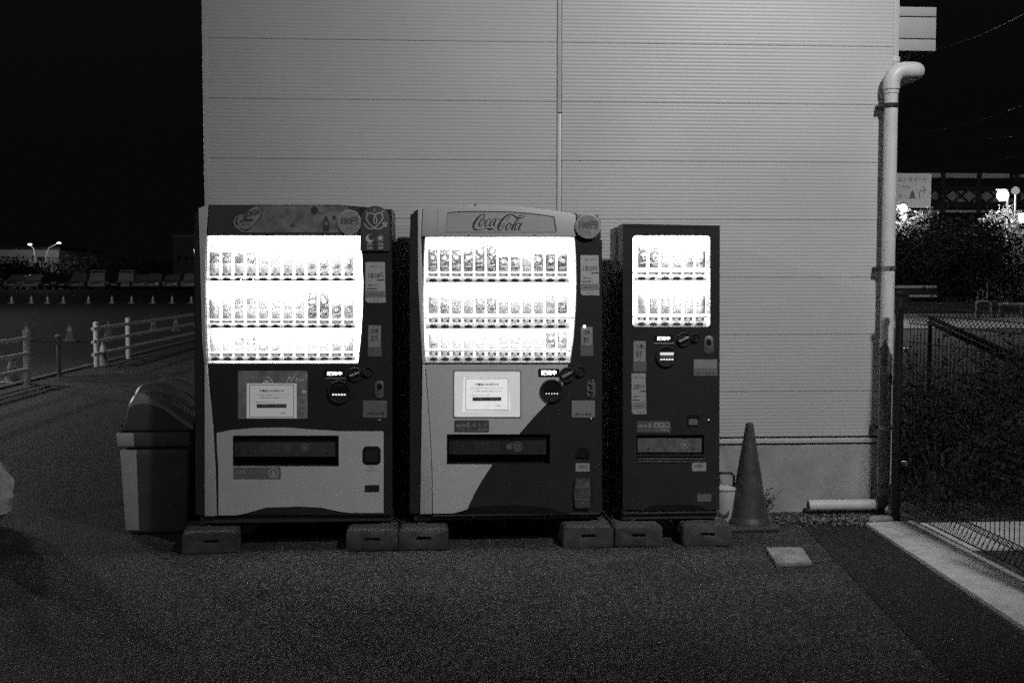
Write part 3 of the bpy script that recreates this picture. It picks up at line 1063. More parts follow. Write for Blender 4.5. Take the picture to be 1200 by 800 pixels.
nt_ = plate('notice_paper', [(289.2, 449), (347.6, 449), (347.6, 489.8), (289, 489.8)], F - .004, mat('notice_paper', .62, .6, vary=.05, emit=.17), ps, proud=.0006)
Yn = F - .0056


def notice(par, x0, y0, x1, y1, Y, ink, title='節電協力のお知らせ'):
    w, h = x1 - x0, y1 - y0
    ribbon('notice_border', [[(x0, y0, .55), (x1, y0, .55)], [(x1, y0, .55), (x1, y1, .55)], [(x1, y1, .55), (x0, y1, .55)], [(x0, y1, .55), (x0, y0, .55)]], Y, ink, par)
    txt(title, x0 + w * .22, y0 + h * .15, x1 - w * .22, y0 + h * .23, Y, ink, par, bold=.03)
    txt('いつもご利用いただき誠にありがとうございます', x0 + w * .1, y0 + h * .285, x1 - w * .1, y0 + h * .325, Y, ink, par)
    txt('この自動販売機は省エネ運転をしています', x0 + w * .17, y0 + h * .375, x1 - w * .14, y0 + h * .415, Y, ink, par)
    txt('ご迷惑をおかけします', x0 + w * .1, y0 + h * .52, x0 + w * .56, y0 + h * .555, Y, ink, par)
    a, c = W(x0 + w * .16, y0 + h * .60, Y), W(x1 - w * .16, y0 + h * .71, Y)
    B().box(a.x, c.x, Y - .0002, Y + .0004, c.z, a.z).build('notice_bar', mat('notice_bar', .09, .6), par)
    txt('期間', x0 + w * .28, y0 + h * .63, x0 + w * .38, y0 + h * .68, Y - .0008, M_PALEINK, par)
    txt('実施中です', x0 + w * .58, y0 + h * .63, x0 + w * .78, y0 + h * .68, Y - .0008, M_PALEINK, par)
    txt('管理者', x1 - w * .3, y0 + h * .85, x1 - w * .18, y0 + h * .89, Y, ink, par)


notice(nt_, 292.5, 450.8, 344, 488.4, Yn, mat('notice_ink', .1, .6))
lit_sign(m1, 380, 433.6, 404, 441.3, F, bar=(380.6, 442, 405.4, 443.9))
d = dial(m1, 397.8, 459, 14, F, M_DARK, name='bill_inlet')
plate('bill_mouth', rrect(387.5, 452, 408, 459, 2), F - .005, M_BLACK, d, proud=.004)
for k in range(5):
    c = W(390.6 + k * 3.3, 462.2, F - .007)
    B().box(c.x - .0055, c.x + .0055, F - .009, F - .0065, c.z - .0035, c.z + .0035).build('bill_led', emission('dim_led', 1.2) if 'dim_led' not in MATS else MATS['dim_led'], d)
knob(m1, 416, 438.5, 8.5, F, 22)
k2 = dial(m1, 431.5, 435.6, 6, F, M_DARK, name='card_reader_ring')
screw(m1, 428, 436.5, F - .006, .006)
cs = plate('coin_plate', rrect(439.3, 446, 450, 466.6, 4.8, 6), F, M_STEEL, m1, proud=.005, bevel=.001)
plate('coin_slot', circ(444.6, 453, 3.2, 3.8), F - .005, M_BLACK, cs, proud=.001)
info_sticker(m1, [(425.4, 469), (453.4, 469), (453.4, 489), (425.4, 489)], F, [('この販売機で使える硬貨', 429, 483, 450, 486)], m=mat('sticker_mid', .18, .6, vary=.15, vscale=60))
screw(m1, 444.4, 492, F)
feet(m1, [W(244, 620, F + .06).x, W(459, 620, F + .06).x - .04])

YP = F + .10
case1 = display(m1, WIN1, [321.5, 375.5, 413.5], E_PANEL1, E_TUBE1, [278, 331.5, 387.5])
Bt, Cn, Jc = 'bottle', 'drink_can', 'jar_can'
shelf_row([(Bt, 38, .75, .07, (.30, .62), False)] * 2 + [(Bt, 37, .75, .12, (.30, .62), False)] * 2 + [(Bt, 36, .8, .5, (.3, .62), False)] * 2 +
          [(Jc, 28, .8, .6, (.2, .6), False)] * 2 + [(Cn, 24, .8, .6, (.15, .75), True)] * 4, 252, 14.25, 319.5, 'top', 'left', YP, 'drinks on show in the left machine')
shelf_row([(Bt, 32, .8, .7, (.3, .5), False)] * 2 + [(Bt, 32, .8, .2, (.55, .74), False)] * 2 + [(Bt, 34, .8, .6, (.4, .6), False)] * 4 +
          [(Cn, 34, .5, .09, (.08, .92), True)] * 2 + [(Cn, 24, .8, .3, (.1, .65), True)] * 2, 252, 14.25, 373.5, 'middle', 'left', YP, 'drinks on show in the left machine')
shelf_row([(Jc, 25, .8, .6, (.3, .6), False)] * 2 + [(Jc, 24, .8, .1, (.35, .7), True)] * 2 + [(Cn, 24, .8, .4, (.1, .3), True)] * 2 +
          [(Cn, 22, .8, .65, (.2, .6), False)] * 4 + [(Jc, 28, .8, .45, (.2, .8), False)] * 2, 252, 14.25, 411.5, 'bottom', 'left', YP, 'drinks on show in the left machine')
YR = F + .022
buttons(m1, 251.3, 14.33, 12, 324.6, 329.6, 243.6, 416.4, (319.5, 324), case1, YR, twinkle=(2, 3))
buttons(m1, 251.8, 14.27, 12, 379.6, 384.6, 244, 416.6, (375, 379), case1, YR)
buttons(m1, 252.3, 14.20, 12, 417.8, 422.6, 244.4, 417, (413.5, 417.3), case1, YR)

# ================================================================== machine 2 (middle)
xl, xr = W(480.5, 400, F).x, W(705.5, 400, F).x
m2 = thing('vending_machine', ((xl + xr) / 2, F, zbm), 'middle wide vending machine with white face, arched cola sign and dark wave at lower right', 'vending machine')
ztm2 = W(600, 247, F).z
WIN2 = [(497.4, 277), (674, 277), (675.6, 300), (676.2, 330), (675.4, 360), (673, 395), (668.6, 425), (497.8, 425), (496.2, 400), (495.4, 360), (495.8, 310)]
SLOT2 = [(524, 508.6), (644.5, 508.6), (644.5, 543.5), (524, 543.5)]
B().box(xl, xr, F + .176, F + .60, zbm, ztm2 - .01).build('cabinet', M_CAB, m2, bevel=.006)
out = [(480.4, 601), (480.4, 430), (480, 300), (480.8, 256), (485, 248), (491, 245), (676, 250), (676, 280), (705.5, 281), (705.5, 601)]
plate('door', out, F, M_BODY, m2, proud=0, back=F + .175, holes=[WIN2, SLOT2])
B().tube([(xl + .012, F + .012, zbm + .05), (xl + .010, F + .012, 1.0), (xl + .010, F + .012, 1.72), (xl + .022, F + .02, ztm2 - .04)], .012, 10).build('edge_rail', MATS['gloss_rail'], m2, smooth=True)
B().box(xl + .02, xr - .004, F + .02, F + .55, zbm - .001, W(600, 601, F).z).build('plinth', MATS['plinth'], m2)
B().box(W(674, 300, F).x, xr, F + .06, F + .17, W(690, 280, F).z - .002, W(690, 257, F).z).build('corner_housing', M_CAB, m2, bevel=.01)
plate('side_trim', [(489.6, 247), (491, 244), (495, 243), (493.6, 277), (495.2, 330), (495.2, 360), (496, 400), (497.6, 426), (494.8, 426), (492.4, 380), (489.8, 330)], F, M_SILVER, m2, proud=.008, bevel=.002)
plate('side_trim', [(495, 426.5), (498, 428), (500.6, 460), (503.5, 500), (505.8, 550), (506.6, 601.6), (492.4, 601.6), (493.6, 520)], F, M_SILVER, m2, proud=.010, bevel=.003)
top = [(495.8, 243.2), (520, 241.2), (546, 240.2), (575, 240.6), (600, 241.6), (640, 245.4), (674.4, 251.2), (675, 277), (494.2, 277)]
hd = plate('header', top, F, mat('header_white', .60, .4, vary=.04), m2, proud=.012, bevel=.003)
inset = [(524.6, 249), (545, 248), (575, 248), (600, 248.6), (630, 251.2), (649.4, 254), (652, 272), (523, 272)]
plate('sign_panel', inset, F - .012, mat('sign_panel', .47, .35, vary=.04), hd, proud=.0012)
Yc = F - .0142
ribbon('sign_outline', [[(524.6, 249.2, .8), (545, 248, 1), (575, 248, 1), (600, 248.6, 1), (630, 251.2, 1), (649.4, 254.2, 1)], [(649.2, 254, 1.2), (651.8, 271.4, 1.2)]], Yc, M_INK, hd)
ribbon('sign_outline', [[(524.6, 249.2, .5), (523, 272, .5)], [(523, 272, .5), (651, 272, .5)]], Yc, mat('fine_line', .3, .5), hd)
B().box(W(513, 262, F).x - .001, W(513, 262, F).x + .001, F - .0126, F - .0122, W(513, 277, F).z, W(513, 243, F).z).build('seam', mat('fine_line', .3, .5), hd)


def cc(pts):
    return [(545 + x / 15.0, 245 + y / 15.0, w / 15.0) for x, y, w in pts]


script = [
    [(318, 152, 10), (342, 128, 16), (340, 98, 14), (310, 92, 12), (262, 118, 22), (200, 185, 34), (155, 262, 38), (150, 325, 34), (180, 362, 24), (235, 366, 10), (310, 352, 8), (375, 338, 14), (430, 352, 30), (480, 350, 18), (535, 370, 4)],
    [(390, 342, 14), (430, 366, 16), (445, 345, 14), (490, 348, 10)],
    [(320, 172, 8), (290, 182, 16), (255, 240, 26), (248, 290, 24), (270, 300, 12), (310, 262, 12), (342, 205, 14), (338, 170, 12), (308, 172, 8), (306, 196, 6), (336, 212, 5), (372, 190, 5)],
    [(432, 200, 12), (444, 178, 12), (425, 168, 8), (385, 205, 20), (352, 265, 26), (358, 300, 20), (392, 292, 8), (430, 258, 5)],
    [(530, 178, 10), (505, 168, 8), (468, 205, 20), (434, 262, 26), (434, 300, 20), (462, 290, 8), (505, 235, 8), (540, 172, 10)],
    [(556, 168, 16), (525, 225, 22), (503, 285, 22), (518, 302, 12), (548, 282, 6)],
    [(590, 190, 14), (600, 178, 22), (612, 170, 12)],
    [(835, 98, 8), (800, 92, 10), (755, 98, 14), (700, 140, 26), (640, 205, 36), (592, 285, 38), (582, 340, 30), (610, 372, 18), (650, 355, 10), (690, 300, 8), (706, 258, 8), (690, 245, 8), (660, 262, 12), (642, 300, 14), (655, 318, 6), (690, 280, 4)],
    [(762, 118, 8), (735, 160, 8), (730, 195, 8), (748, 202, 7), (776, 172, 8), (792, 130, 8), (780, 116, 6)],
    [(770, 100, 8), (800, 96, 10), (845, 105, 20), (890, 138, 24), (930, 158, 18), (975, 160, 12), (1030, 140, 10), (1048, 122, 8), (1030, 112, 6)],
    [(798, 245, 8), (765, 250, 14), (728, 305, 26), (718, 355, 24), (740, 368, 12), (780, 330, 12), (808, 275, 13), (800, 242, 10), (780, 250, 5), (800, 276, 5), (840, 268, 5)],
    [(1000, 118, 10), (985, 100, 12), (955, 122, 16), (900, 205, 22), (845, 300, 28), (820, 350, 26), (835, 372, 12), (868, 355, 6)],
    [(1000, 112, 6), (975, 150, 10), (930, 215, 10), (880, 290, 6)],
    [(965, 262, 8), (945, 240, 10), (905, 275, 20), (872, 335, 26), (876, 368, 18), (905, 355, 8), (950, 300, 8), (980, 248, 10)],
    [(1002, 240, 16), (968, 300, 22), (942, 350, 22), (955, 372, 12), (990, 345, 6)],
]
ribbon('script_logo', [cc(s) for s in script], Yc, M_INK, hd, steps=6)
for (x, y) in ((549.5, 276.2), (626.5, 276.2), (557, 239.8)):
    c = W(x, y, F - .012)
    B().lathe((c.x, F - .012, c.z), [(.007, 0), (.006, -.003)], 10, axis='y').build('header_clip', M_MID, hd)
round_sign(m2, 689, 265, 15, 14.6, F - .02)
tall_sticker(m2, 680.2, 299, 702.4, 346, F)
small_sticker(m2, 680.8, 383, 694.4, 404.5, 417, F)
c = W(685, 382.4, F - .004)
B().lathe((c.x, F - .001, c.z), [(.009, 0), (.007, -.006)], 12, axis='y').build('status_led', emission('status_glow', 2.2), m2, smooth=True)
# white lower front with the sweeping wave edge
wave = [(498.6, 427), (665.6, 427), (664, 440), (658, 454), (650, 463.5), (641, 472.6), (625, 489), (609, 507.6), (590, 529), (576, 545.5), (565, 562), (556, 578), (549, 593), (547.6, 597), (540, 599.2), (532, 601), (507.4, 601.4), (506.6, 550), (504.2, 500), (501.2, 460)]
POST2 = rrect(531.5, 433.6, 610.4, 489, 2)
wv = wave[:8] + [(608.6, 508.4), (523.6, 508.4), (523.6, 543.7), (577.2, 543.7)] + wave[9:]
plate('front_panel', wv, F, M_WHITE, m2, proud=.004, holes=[POST2])
plate('kick_arch', [(528, 601.6), (540, 598.5), (556, 593.6), (580, 591.6), (610, 591.6), (640, 594), (662, 600), (668, 601.6)], F, M_BLACK, m2, proud=.0055)
B().box(W(507, 602, F).x, xr - .01, F - .003, F + .01, W(600, 603.2, F).z, W(600, 601.8, F).z).build('kick_line', mat('kick', .09, .4), m2)
bp = plate('backlit_poster', POST2, F, E_POSTER, m2, proud=.001)
plate('poster_frame', rrect(530.9, 433, 611, 489.6, 2.4), F, mat('frame_grey', .3, .4), bp, proud=.0062, holes=[rrect(532.4, 434.6, 609.6, 488, 2)])
pp = plate('notice_paper', [(543.2, 442.6), (595.4, 443.2), (598, 480), (571, 481.4), (542.4, 482)], F - .0015, mat('lit_notice', .8, .6, vary=.12, vscale=22, bump=.8, bscale=18, emit=.5), bp, proud=.0005)
notice(pp, 545.8, 443.4, 595.4, 480, F - .0035, mat('pale_notice_ink', .16, .6))
e = plate('eco_sticker', rrect(532.4, 492, 573, 506, 1.4), F - .004, mat('eco_dark', .10, .5), m2, proud=.0015)
txt('ecoる', 534.5, 494.6, 551, 500.4, F - .0063, M_PALEINK, e)
txt('省エネ', 553, 495, 571, 500, F - .0063, MATS['mid_ink'], e)
txt('ノンフロン ヒートポンプ', 536, 502, 558, 504.4, F - .0063, MATS['mid_ink'], e)
txt('節電中', 560.5, 501.8, 571, 504.6, F - .0063, M_PALEINK, e)
B().slab(px(SLOT2, F), F + .12, F + .13).build('pickup_chamber', M_BLACK, m2)
fl = plate('pickup_flap', [(526, 514), (640, 514), (640, 532), (526, 532)], F + .03, mat('flap_dark', .045, .3), m2, proud=.006)
plate('flap_lip', [(526, 511), (640, 511), (640, 514), (526, 514)], F + .03, M_BLACK, m2, proud=.012)
txt('とりだし口', 558, 518, 584, 527, F + .0225, mat('faint_ink3', .11, .6), fl)
plate('flap_emblem', circ(606.5, 523, 5.6), F + .024, MATS['faint_ink2'], fl, proud=.001, holes=[circ(606.5, 523, 4.5)])
plate('flap_emblem', circ(606.5, 523, 3), F + .024, MATS['faint_ink2'], fl, proud=.001, holes=[circ(606.5, 523, 1.6)])
plate('flap_arrow', [(593, 521), (599, 519), (599.5, 526), (594, 526)], F + .024, MATS['faint_ink2'], fl, proud=.001)
for xx in (542, 631):
    c = W(xx, 527, F + .024)
    B().lathe((c.x, F + .024, c.z), [(.004, 0), (.004, -.004)], 8, axis='y').build('screw', M_CHROME, fl)
lit_sign(m2, 631, 432, 655.4, 441, F - .004)
d = dial(m2, 646.5, 457.6, 14, F - .004, M_DARK, name='bill_inlet')
plate('bill_mouth', rrect(637.6, 449, 656, 460, 1), F - .009, M_BLACK, d, proud=.004)
for k in range(5):
    c = W(640.3 + k * 3.2, 461, F - .011)
    B().box(c.x - .003, c.x + .003, F - .0135, F - .0115, c.z - .003, c.z + .003).build('bill_led', MATS['dim_led'], d)
screw(m2, 644.5, 467.5, F - .01, .006)
knob(m2, 664.6, 439, 9.4, F - .004, 28)
dial(m2, 679.5, 434.8, 6.4, F, M_DARK, name='card_reader_ring')
screw(m2, 678.5, 437, F - .006, .007)
b = B()
cz = [W(692.5, y, F) for y in (445, 449, 453, 457, 461, 465)]
for i in range(5):
    b.tube([cz[i] + Vector((-.012 if i % 2 else .012, -.008, 0)), cz[i] + Vector((.006 if i % 2 else -.006, -.012, -.008)), cz[i + 1] + Vector((.012 if i % 2 else -.012, -.008, 0))], .0045, 8)
b.build('lock_chain', M_CHROME, m2, smooth=True)
plate('coin_plate', rrect(688, 445, 697.4, 466, 4), F, MATS['mid_grey_plastic'], m2, proud=.003)
info_sticker(m2, [(670, 469), (697.2, 469), (697.2, 488.8), (670, 488.8)], F, [('使える硬貨', 674, 484, 693, 486.4)], m=mat('sticker_m2', .26, .6, vary=.12, vscale=60))
screw(m2, 692.2, 490.6, F)
cr = plate('coin_return', [(674.6, 536), (674.6, 530), (678, 525.4), (683, 523.4), (688, 525.4), (691, 530), (691, 536)], F, M_BLACK, m2, proud=.004)
plate('coin_lip', [(676, 534), (690, 534), (690, 535.6), (676, 535.6)], F - .004, M_CHROME, cr, proud=.006)
info_sticker(m2, [(674.6, 542.4), (691, 542.4), (691, 552), (674.6, 552)], F, [('返却口', 678, 545, 688, 549)], m=mat('sticker_m3', .36, .6))
lb = plate('lock_box', [(672, 576), (673.6, 566), (674.2, 560.6), (691, 560.6), (691, 594.4), (673.6, 594.4), (672.4, 584)], F, mat('lock_box', .10, .25, vary=.4, vscale=40), m2, proud=.02, bevel=.003)
for yy in (570.6, 584.6):
    plate('lock_box_rib', [(673.6, yy), (691, yy), (691, yy + 1.2), (673.6, yy + 1.2)], F - .02, M_MID, lb, proud=.003)
feet(m2, [W(494, 620, F + .06).x, W(706, 620, F + .06).x - .05])
case2 = display(m2, WIN2, [320.5, 371.5, 410], E_PANEL2, E_TUBE2, [280, 333.5, 387.5])
shelf_row([(Cn, 27, .7, .10, (.05, .95), True)] * 4 + [(Cn, 40, .5, .055, (.02, .97), True)] * 2 + [(Jc, 28, .75, .09, (.1, .62), True)] * 2 +
          [(Bt, 32, .75, .5, (.2, .5), False), (Jc, 29, .75, .12, (.1, .72), True)] + [(Cn, 22, .5, .05, (.04, .93), True)] * 2, 507.3, 13.78, 318.5, 'top', 'middle', YP, 'drinks on show in the middle machine')
shelf_row([(Cn, 23, .75, .4, (.1, .85), True)] * 2 + [(Bt, 28, .75, .42, (.2, .6), False)] * 2 + [(Bt, 33, .7, .22, (.15, .55), True)] * 2 +
          [(Bt, 28, .78, .6, (.15, .5), False)] * 4 + [(Bt, 27, .75, .4, (.3, .9), False), (Cn, 26, .7, .12, (.05, .5), True)], 507.6, 13.75, 367.5, 'middle', 'middle', YP, 'drinks on show in the middle machine')
shelf_row([(Cn, 19, .78, .5, (.1, .85), True)] + [(Cn, 20, .78, .7, (.2, .6), False)] * 5 + [(Cn, 22, .78, .45, (.3, .6), True)] * 2 + [(Jc, 24, .78, .6, (.3, .6), False)] * 2 +
          [(Cn, 21, .6, .13, (.1, .9), True), (Bt, 26, .6, .16, (.3, .8), False)], 508, 13.7, 408, 'bottom', 'middle', YP, 'drinks on show in the middle machine')
buttons(m2, 507.6, 13.73, 12, 324.8, 331.4, 498.2, 667, (319.6, 324.3), case2, YR)
buttons(m2, 507.9, 13.70, 12, 379, 385.4, 498.2, 667.4, (373.4, 378.4), case2, YR)
buttons(m2, 508.1, 13.67, 12, 417.6, 423.2, 498.6, 666.8, (412, 417), case2, YR)

# ================================================================== machine 3 (right, narrow)
xl, xr = W(730, 400, F).x, W(843.6, 400, F).x
zt3 = W(790, 263, F).z
zb3 = W(790, 607.5, F).z
m3 = thing('vending_machine', ((xl + xr) / 2, F, zb3), 'narrow dark vending machine on the right with a small two-shelf lit window', 'vending machine')
WIN3 = rrect(741.4, 275.5, 832.8, 383, 4, 5)
SLOT3 = [(746, 509.5), (825, 509.5), (825, 532), (746, 532)]
B().box(xl + .002, xr - .002, F + .176, F + .52, zb3, zt3 - .003).build('cabinet', mat('narrow_cabinet', .16, .4, vary=.12), m3, bevel=.005)
plate('door', [(730, 262.3), (843.6, 264.2), (843, 597), (730, 597)], F, mat('narrow_paint', .034, .34, vary=.1, coat=.25), m3, proud=0, back=F + .172, holes=[WIN3, SLOT3])
plate('door_edge', [(730, 262.3), (843.6, 264.2), (843.4, 267), (730, 265.4)], F, M_DARK, m3, proud=.003)
B().box(xl + .005, xr - .005, F + .01, F + .5, zb3 - .001, W(790, 598, F).z).build('plinth', mat('plinth3', .06, .6, dirt=.3), m3)
B().box(xl + .004, xr - .006, F - .008, F + .01, W(790, 601, F).z, W(790, 599, F).z).build('plinth_lip', mat('plinth3', .06, .6), m3)
plate('kick_arch', [(752, 598), (760, 593), (772, 591), (812, 591), (822, 593), (830, 598)], F, M_BLACK, m3, proud=.002)
case3 = display(m3, WIN3, [318.5, 370.5], E_PANEL1, E_TUBE1, [279, 331.5])
shelf_row([(Bt, 34, .3, .05, (.05, .72), True)] * 2 + [(Bt, 34, .8, .5, (.4, .62), False)] * 2 + [(Cn, 22, .8, .5, (.1, .9), True)] * 2, 752.5, 13.65, 314, 'top', 'narrow right', YP, 'drinks on show in the narrow machine')
shelf_row([(Cn, 26, .8, .35, (.3, .85), False)] * 3 + [(Bt, 32, .8, .65, (.3, .6), False)] * 3, 752.5, 13.65, 368, 'lower', 'narrow right', YP, 'drinks on show in the narrow machine')
buttons(m3, 752.3, 13.6, 6, 323, 329.2, 743.6, 828, (318.4, 322.6), case3, YR, twinkle=(1,))
buttons(m3, 752, 13.6, 6, 376.4, 382.4, 743.6, 828, (371.4, 376), case3, YR)
lit_sign(m3, 767, 392.4, 788.4, 400.2, F, bar=(766.4, 401, 789.6, 403.2))
knob(m3, 801, 397.6, 8.6, F, 25)
dial(m3, 814.2, 395.6, 5.4, F, M_DARK, name='card_reader_ring')
c = W(813.8, 396.4, F - .01)
B().box(c.x - .004, c.x + .004, F - .012, F - .004, c.z - .012, c.z + .012).build('coin_guide', M_CHROME, m3)
cs = plate('coin_plate', rrect(825.2, 393.6, 836, 414.8, 4.8, 6), F, M_STEEL, m3, proud=.005, bevel=.001)
plate('coin_slot', circ(830.6, 401, 3, 4), F - .005, M_BLACK, cs, proud=.001)
d = dial(m3, 780.6, 417.4, 13, F, M_DARK, name='bill_inlet')
plate('bill_mouth', rrect(772, 408, 790, 411, 1), F - .005, M_BLACK, d, proud=.004)
a, c = W(773.4, 412.8, F), W(789, 415.8, F)
B().box(a.x, c.x, F - .011, F - .006, c.z, a.z).build('bill_light', emission('bill_glow', .75), d)
a, c = W(773.4, 416.6, F), W(789, 419, F)
B().box(a.x, c.x, F - .010, F - .006, c.z, a.z).build('bill_guide', M_MID, d)
for k in range(5):
    c = W(775 + k * 3.2, 421, F - .007)
    B().box(c.x - .005, c.x + .005, F - .010, F - .0065, c.z - .0035, c.z + .0035).build('bill_led', MATS['dim_led'], d)
info_sticker(m3, [(813, 421), (840.4, 421), (840.4, 440), (813, 440)], F, [('使える硬貨', 816, 436, 838, 438.4)], m=mat('sticker_m4', .27, .6, vary=.1, vscale=60))
plate('sticker_band', [(813, 431), (840.4, 431), (840.4, 440), (813, 440)], F - .0012, mat('band2', .17, .6), m3, proud=.0005)
small_sticker(m3, 742.4, 399.4, 756.6, 423.4, 435.4, F)
tall_sticker(m3, 740, 437, 757.6, 485, F, top='お知らせ', skew=1.2, m=mat('sticker_m5', .38, .6, vary=.08, vscale=40))
e = plate('eco_sticker', rrect(746.2, 493, 786, 506.6, 1.4), F, mat('eco_dark3', .10, .5), m3, proud=.002)
txt('ecoる', 748, 495.6, 764, 500.8, F - .0026, M_PALEINK, e)
for k, ch in enumerate('省節電'):
    q = plate('eco_tile', rrect(766.4 + k * 6.3, 495, 772 + k * 6.3, 500.8, .8), F - .002, MATS['mid_ink'], e, proud=.0006)
    txt(ch, 767.3 + k * 6.3, 496, 771.2 + k * 6.3, 499.8, F - .0032, M_INK, e)
txt('ノンフロン ヒートポンプ自販機', 749, 502.6, 771, 504.6, F - .0026, MATS['mid_ink'], e)
txt('節電中', 774, 502.2, 784, 504.8, F - .0026, M_PALEINK, e)
cr = plate('coin_return', rrect(805, 486, 819, 498.6, 2), F, M_BLACK, m3, proud=.004)
plate('coin_flap', [(807, 492), (810, 490.4), (815, 490.4), (817.6, 492), (817.6, 497.6), (807, 497.6)], F - .004, M_MID, cr, proud=.003)
screw(m3, 830.4, 492.6, F, .008)
screw(m3, 812, 503.4, F, .004)
B().slab(px(SLOT3, F), F + .12, F + .13).build('pickup_chamber', M_BLACK, m3)
fl = plate('pickup_flap', [(747, 513), (822, 513), (822, 529.5), (747, 529.5)], F + .02, mat('flap_mid', .14, .35, vary=.3, vscale=30), m3, proud=.006)
plate('flap_emblem', circ(802, 520.6, 5), F + .014, mat('emblem_mid', .26, .5), fl, proud=.001, holes=[circ(802, 520.6, 4)])
plate('flap_emblem', circ(802, 520.6, 2.4), F + .014, mat('emblem_mid', .26, .5), fl, proud=.001)
for xx in (760, 813):
    c = W(xx, 525.4, F + .014)
    B().lathe((c.x, F + .014, c.z), [(.004, 0), (.004, -.004)], 8, axis='y').build('screw', M_CHROME, fl)
for yy, mm in ((533.4, M_DARK), (537, M_MID), (540, M_MID)):
    plate('slot_ledge', [(747, yy), (825, yy), (825, yy + .9), (747, yy + .9)], F, mm, m3, proud=.006)
info_sticker(m3, [(811, 541.6), (827.4, 541.6), (827.4, 551.6), (811, 551.6)], F, [('お客様へ', 813.5, 544, 825, 548)], m=mat('sticker_m3', .36, .6))
plate('name_plate', rrect(817, 578.4, 833.4, 587.4, 1), F, M_MID, m3, proud=.003)
feet(m3, [W(741, 620, F + .06).x, W(836, 620, F + .06).x])

# power cords behind the machines, lying on the ground
for i, (xa_, xb_) in enumerate(((-.30, -.12), (.93, 1.02), (1.60, 1.70))):
    b = B()
    pts = [(xa_, F + .3, .35), (xa_ + .01, F + .25, .15), (xa_ + .03, F + .12, .135), ((xa_ + xb_) / 2, F + .02, .128), (xb_, F + .16, .133), (xb_ + .02, F + .4, .04), (xb_, YW - .12, .02)]
    b.tube(pts, .006, 8)
    o = b.build('power_cord', mat('cord_rubber', .06, .3), None, smooth=True)
    tag(o, ['loose cable between the left and middle machines near the blocks', 'loose cable between the middle and narrow machines near the blocks', 'loose cable at the foot of the narrow machine beside the cone'][i], 'cable', 'cables at the machines\' feet')

# ------------------------------------------------------------------ concrete support blocks
blk = [(214, 280, .12, 'far left block, skewed, under the left machine'), (406, 466, 0, 'block under the right end of the left machine'), (467.4, 525.5, 0, 'block under the left end of the middle machine'),
       (661, 719, 0, 'block under the right end of the middle machine'), (720.4, 776.5, 0, 'block under the left end of the narrow machine'), (801, 858, -.05, 'block under the right end of the narrow machine, by the cone')]
for i, (a, c, rot, lb_) in enumerate(blk):
    xa_, xc_ = W(a, 635, 6.25).x, W(c, 635, 6.25).x
    w, cx = (xc_ - xa_), (xa_ + xc_) / 2
    t = thing('concrete_block', (cx, 6.25, 0), 'rough grey concrete ' + lb_, 'concrete block', 'concrete blocks under the machines')
    b = B()
    ht, dp = .115, .34
    hw = w / 2
    # chamfered block with a handhold notch in its face
    yf = 6.25
    hx, z1_, z2_ = .042, .058, .074
    outer = [(cx - hw, .002), (cx + hw, .002), (cx + hw - .001, ht - .012), (cx + hw - .008, ht), (cx - hw + .008, ht), (cx - hw + .001, ht - .012)]
    hole = [(cx - hx, z1_), (cx + hx, z1_), (cx + hx - .004, z2_), (cx - hx + .004, z2_)]
    b.slab(outer, yf, yf + .03, [hole])
    b.slab(outer, yf + .0302, yf + dp)
    o = b.build('block', M_CONC2, t, bevel=.004)
    rj = random.Random(i + 40)
    for v in o.data.vertices:
        v.co += Vector((rj.gauss(0, .0016), rj.gauss(0, .0012), rj.gauss(0, .0016)))
    t.rotation_euler.z = rot
    o2 = B().box(cx - hw + .02, cx + hw - .02, yf + .004, yf + dp - .01, ht, ht + .0015).build('mortar_skin', mat('mortar', .1, .9, bump=.6), t)

# ------------------------------------------------------------------ traffic cone by the narrow machine
def cone(name, loc, h, label, group=None, band=True, m=M_CONE, base=.19, seg=28, rt=.024, rb=.112):
    t = thing(name, loc, label, 'traffic cone', group)
    x, y, z = loc
    B().box(x - base, x + base, y - base, y + base, z + .001, z + .028).build('base', m, t, bevel=.01)
    B().lathe((x, y, z + .028), [(rb * 1.18, 0), (rb * 1.16, .02), (rb * 1.03, .035), (rb, .05), (rt, h - .05), (rt * .95, h - .038), (rt * .4, h - .03)], seg).build('cone_body', m, t, smooth=True)
    if band:
        k0, k1 = .50, .78
        r0, r1 = rb + (rt - rb) * k0, rb + (rt - rb) * k1
        hh = h - .10
        B().lathe((x, y, z + .078), [(r0 + .003, hh * k0), (r1 + .003, hh * k1)], seg).build('reflective_band', M_REFL, t, smooth=True)
    return t


cp = G(877, 617)
cone('traffic_cone', (cp.x, cp.y, 0), .64, 'tall plain dark traffic cone standing right of the narrow vending machine', band=False, base=.155)

# white plastic bucket with a wire handle, behind the cone
bx = W(850, 600, 6.78)
bk = thing('bucket', (1.735, 6.78, .0), 'white plastic jug with dark handle tucked behind the cone by the wall', 'jug')
B().lathe((1.735, 6.78, .002), [(.07, 0), (.075, .01), (.082, .22), (.088, .225), (.088, .235), (.07, .24)], 24).build('jug_body', mat('white_plastic', .6, .4, vary=.08), bk, smooth=True)
B().tube([(1.69, 6.76, .235), (1.69, 6.76, .31), (1.70, 6.76, .325), (1.765, 6.76, .325), (1.785, 6.76, .31), (1.785, 6.76, .215), (1.77, 6.76, .20)], .008, 10).build('handle', M_BLACK, bk, smooth=True)


